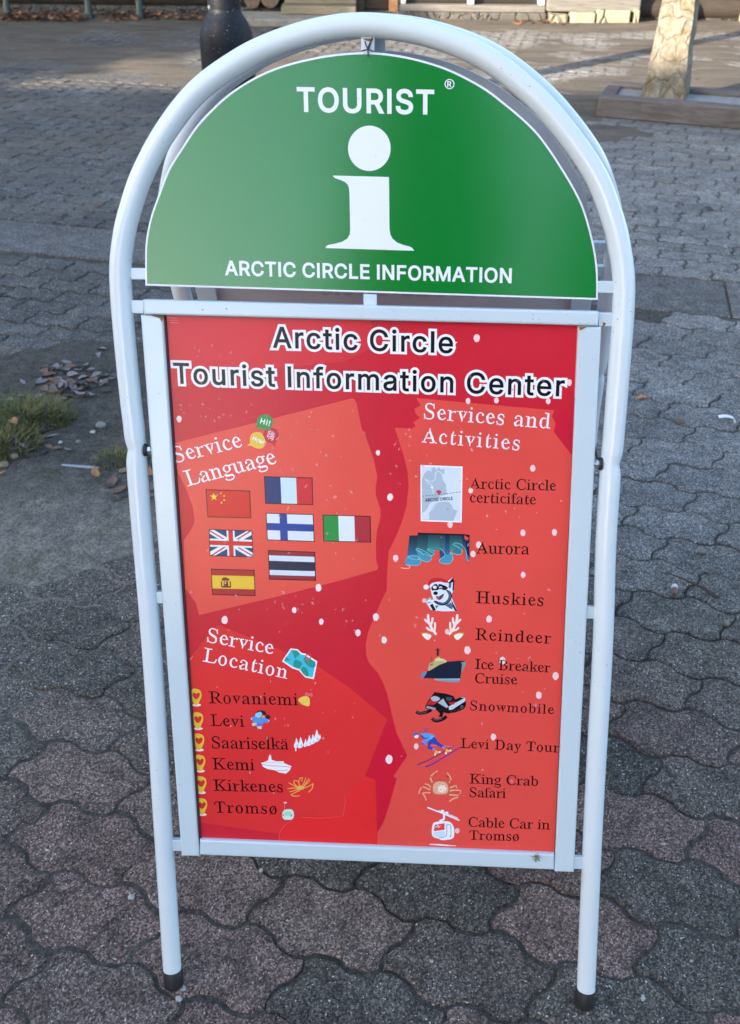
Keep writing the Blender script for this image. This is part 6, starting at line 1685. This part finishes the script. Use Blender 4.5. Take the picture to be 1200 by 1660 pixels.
lump('pebble', *zl(592, 846), .009, M_PEB, 'small grey stone right of the brightest white stone', 'stone', seed=4)
lump('pebble', *zl(120, 962), .014, M_PEBT, 'tan stone at the near edge of the left grass tuft', 'stone', seed=5)
lump('pebble', *zl(36, 1022), .014, M_PEBT, 'tan stone at the left edge of the view, below the grass', 'stone', seed=6)
lump('pebble', *zl(928, 1062), .014, M_PEBT, 'tan stone beside the small grass tuft at the sign tube', 'stone', seed=7)
lump('pebble', 1137, 896, .011, M_PEB, 'round grey stone on the pavers right of the sign, beyond the twig', 'stone', seed=8, sq=.8)
lump('pebble', 1146, 1026, .010, M_PEB, 'grey stone on the pavers nearer than the twig', 'stone', seed=9, sq=.8)
lump('pebble', 1178, 1014, .009, M_PEBT, 'tan stone at the right edge of the view, nearer than the twig', 'stone', seed=10, sq=.8)
lump('pebble', 423, 1413, .0045, M_PEBW, 'small white stone on the paver under the poster frame', 'stone', seed=11, sq=.8)
lump('pebble', 214, 1457, .006, M_PEBW, 'white stone chip in the joint left of the near foot', 'stone', seed=12)
lump('pebble', 296, 1604, .007, M_PEBW, 'flat white chip touching the left rubber foot', 'stone', seed=13, sq=.3)
lump('pebble', 291, 1621, .006, M_PEBW, 'white chip just nearer than the left rubber foot', 'stone', seed=14, sq=.4)
lump('pebble', 1042, 1620, .005, M_PEBW, 'white chip on the pavers right of the right rubber foot', 'stone', seed=15)
for i, (x, y) in enumerate(((660, 250+1380-180), (1150, 1420), (1075, 1370), (1050, 1480), (700, 1560), (60, 1590), (150, 1640), (30, 1450), (1120, 1560), (850, 1600))):
    lump('pebble', x, y, .0022+.0009*(i % 3), (M_PEBW, M_PEB)[i % 2], 'tiny loose stone chips strewn over the nearest pavers', 'stone', 'stone chips on the nearest pavers', seed=20+i)
g = GP(1180, 690)
mb = MB()
vv = []
for i in range(9):
    a = -0.4+i*0.42
    for wv in (-1, 1): vv.append((0.020*math.cos(a)*(1+.05*i), wv*0.010+0.003*i, 0.010+0.010*math.sin(a)))
mb.add(vv, [(2*i, 2*i+1, 2*i+3, 2*i+2) for i in range(8)], 0, True)
tag(mb.build('paper_scrap', plain('white_paper', (0.66, 0.66, 0.66), .7), None, (g.x, g.y, 0.008)), 'small curled white paper scrap on the pavers at the right edge', 'scrap')
g = GP(1093, 962)
b_ = empty('cigarette_butt', (g.x, g.y, 0.006), 'brown and white cigarette butt lying in a joint beside the twig', 'butt', rz=1.3)
mb = MB(); mb.tube([(-.016, 0, 0.002), (-.012, 0, .0025), (.008, 0, .003)], 0, 12, rad=[.0062, .0078, .0078]); mb.build('filter', plain('brown_filter', (0.14, 0.085, 0.07), .8, var=.4, scale=200), b_)
mb = MB(); mb.tube([(.008, 0, .003), (.018, .001, .004), (.022, .002, .004)], 0, 12, rad=[.0082, .0082, .005]); mb.build('tip', plain('white_ash_tip', (0.55, 0.55, 0.54), .8, var=.2, scale=200), b_)
mb = MB()
pts = [GP(x, y) for x, y in ((1068, 931), (1085, 936), (1104, 942), (1122, 949), (1140, 956), (1150, 965), (1158, 973), (1166, 974))]
mb.tube([(p.x-pts[4].x, p.y-pts[4].y, .005+.003*math.sin(i*1.3)) for i, p in enumerate(pts)], 0, 8, rad=[.0012, .0016, .0020, .0026, .0036, .0050, .0046, .0022])
tag(mb.build('twig', M_BARK if False else plain('dark_twig', (0.05, 0.034, 0.026), .85, var=.4, scale=90, bmp=.4), None, (pts[4].x, pts[4].y, 0.004)), 'thin dark twig thickened at one end on the pavers right of the sign', 'twig')
e_ = [GP(73, 758), GP(162, 764)]
d_ = e_[1]-e_[0]
mb = MB(); mb.box((0, 0, 0), (d_.length, 0.012, 0.006), bev=.0015)
o = tag(mb.build('edging_strip', plain('galvanised_strip', (0.26, 0.30, 0.35), .5, .2, scale=30), None, ((e_[0]+e_[1])/2+Vector((0, 0, .0115)))), 'narrow pale blue-grey metal edging strip lying in the dirt left of the sign', 'strip')
o.rotation_euler = (0, 0, math.atan2(d_.y, d_.x))
# grass
def grass_mat():
    m, nt, b = nodemat('grass_blades')
    oi = nt.nodes.new('ShaderNodeTexCoord')
    c = ramp(nt, noise(nt, oi.outputs['Object'], 38, 2), [(0.30, (0.036, 0.050, 0.008)), (0.50, (0.080, 0.092, 0.014)), (0.68, (0.20, 0.150, 0.040))])
    nt.links.new(c, b.inputs['Base Color']); b.inputs['Roughness'].default_value = .55
    return m
M_GRASS = grass_mat()
def tuft(px_, py_, rx, ry, n, hgt, seed, label):
    g = GP(px_, py_)
    rs = random.Random(seed)
    mb = MB()
    for _ in range(n):
        a = rs.uniform(0, 6.28); q = math.sqrt(rs.random())
        x, y = rx*q*math.cos(a), ry*q*math.sin(a)
        z = fill_level(g.x+x, g.y+y)-0.003
        h_ = hgt*rs.uniform(.4, 1.25)*(1.15-.6*q); la = a+rs.uniform(-1.2, 1.2); ln = rs.uniform(.25, 1.3)
        w = rs.uniform(.0011, .0026)
        pts = []
        for i in range(5):
            t = i/4
            pts.append((x+math.cos(la)*ln*h_*t*t, y+math.sin(la)*ln*h_*t*t, z+h_*(t-0.32*ln*t*t)))
        vv = []
        for i, p in enumerate(pts):
            ww = w*(1-i/4*.9)
            vv += [(p[0]-math.sin(la)*ww, p[1]+math.cos(la)*ww, p[2]), (p[0]+math.sin(la)*ww, p[1]-math.cos(la)*ww, p[2])]
        mb.add(vv, [(2*i, 2*i+1, 2*i+3, 2*i+2) for i in range(4)])
    return tag(mb.build('grass_tuft', M_GRASS, None, (g.x, g.y, 0)), label, 'grass')
tuft(*zl(200, 660), .17, .11, 900, .085, 1, 'largest green grass tuft growing from the dirt beside the drifted leaves')
tuft(*zl(25, 870), .13, .11, 520, .075, 2, 'grass tuft at the left edge of the view, nearer than the largest tuft')
tuft(*zl(890, 985), .075, .05, 170, .055, 3, 'small sparse grass tuft right behind the left sign tube')
tuft(*zl(1120, 1000), .05, .06, 110, .05, 4, 'grass seen between the left sign tube and the poster frame')
tuft(1000, 158, .10, .22, 160, .07, 5, 'grass growing along the left side of the plinth under the pillar')
tuft(975, 172, .05, .06, 60, .06, 6, 'short grass at the left corner of the plinth')
# leaf litter along the cabin, too many to count
mb = MB()
rs = random.Random(8)
for n, (xa, xb, ya, yb) in ((420, (0, 140, 26, 37)), (230, (165, 335, 26, 36)), (90, (620, 760, 22, 29)), (90, (835, 920, 31, 40)), (40, (340, 620, 40, 60))):
    for _ in range(n):
        g = GP(rs.uniform(xa, xb), rs.uniform(ya, yb)+rs.gauss(0, 1.5))
        l, w, a = rs.uniform(.025, .05), rs.uniform(.012, .022), rs.uniform(0, 6.28)
        z = max(0, fill_level(g.x, g.y))+rs.uniform(.004, .045 if ya < 30 else .012)
        c, d = math.cos(a), math.sin(a)
        t1, t2 = rs.uniform(-.012, .012), rs.uniform(-.012, .012)
        mb.add([(g.x-c*l, g.y-d*l, z), (g.x+d*w, g.y-c*w, z+t1), (g.x+c*l, g.y+d*l, z+t2), (g.x-d*w, g.y+c*w, z-t1)], [(0, 1, 2, 3)], rs.choice((0, 0, 1, 2)))
tag(mb.build('leaf_litter', [LM[1], LM[3], LM[2]]), kind='stuff')
# a small striped insect on the lower rail of the poster frame
ia = PL(868.5, 1388, .010)
ip = SO+FW(ia[0], ia[1], .0112)
ins = empty('insect', ip, 'small yellow and black striped insect clinging to the lower rail of the poster frame', 'insect')
lx = (EX*0.45-EY*0.89).normalized(); ly = EN.cross(lx)
mb = MB()
for k in range(6):
    t0, t1 = -.0045+k*.0016, -.0045+(k+1)*.0016
    f_ = lambda t: .0023*math.sqrt(max(0.02, 1-((t-.0003)/.0052)**2))
    mb.tube([lx*t0+EN*.0015, lx*(t0+t1)/2+EN*.0015, lx*t1+EN*.0015], 0, 8, mi=k % 2, rad=[f_(t0), f_((t0+t1)/2), f_(t1)])
mb.build('body', [plain('insect_yellow', (0.42, 0.34, 0.10), .5), plain('insect_black', (0.02, 0.018, 0.015), .4)], ins)
for s in (-1, 1):
    mb = MB(); mb.add([tuple(lx*-.002+ly*s*.001+EN*.004), tuple(lx*.003+ly*s*.004+EN*.0042), tuple(lx*.008+ly*s*.0035+EN*.004), tuple(lx*.006+ly*s*.0008+EN*.0041)], [(0, 1, 2, 3)]); mb.build('wing', plain('insect_wing', (0.25, 0.23, 0.18), .3), ins)
    mb = MB()
    for k in range(3): mb.tube([tuple(lx*(-.002+.002*k)+ly*s*.001+EN*.001), tuple(lx*(-.003+.003*k)+ly*s*.004+EN*.002), tuple(lx*(-.004+.004*k)+ly*s*.006)], .0003, 5)
    mb.build('legs', M_WIRE, ins)
#NEXT
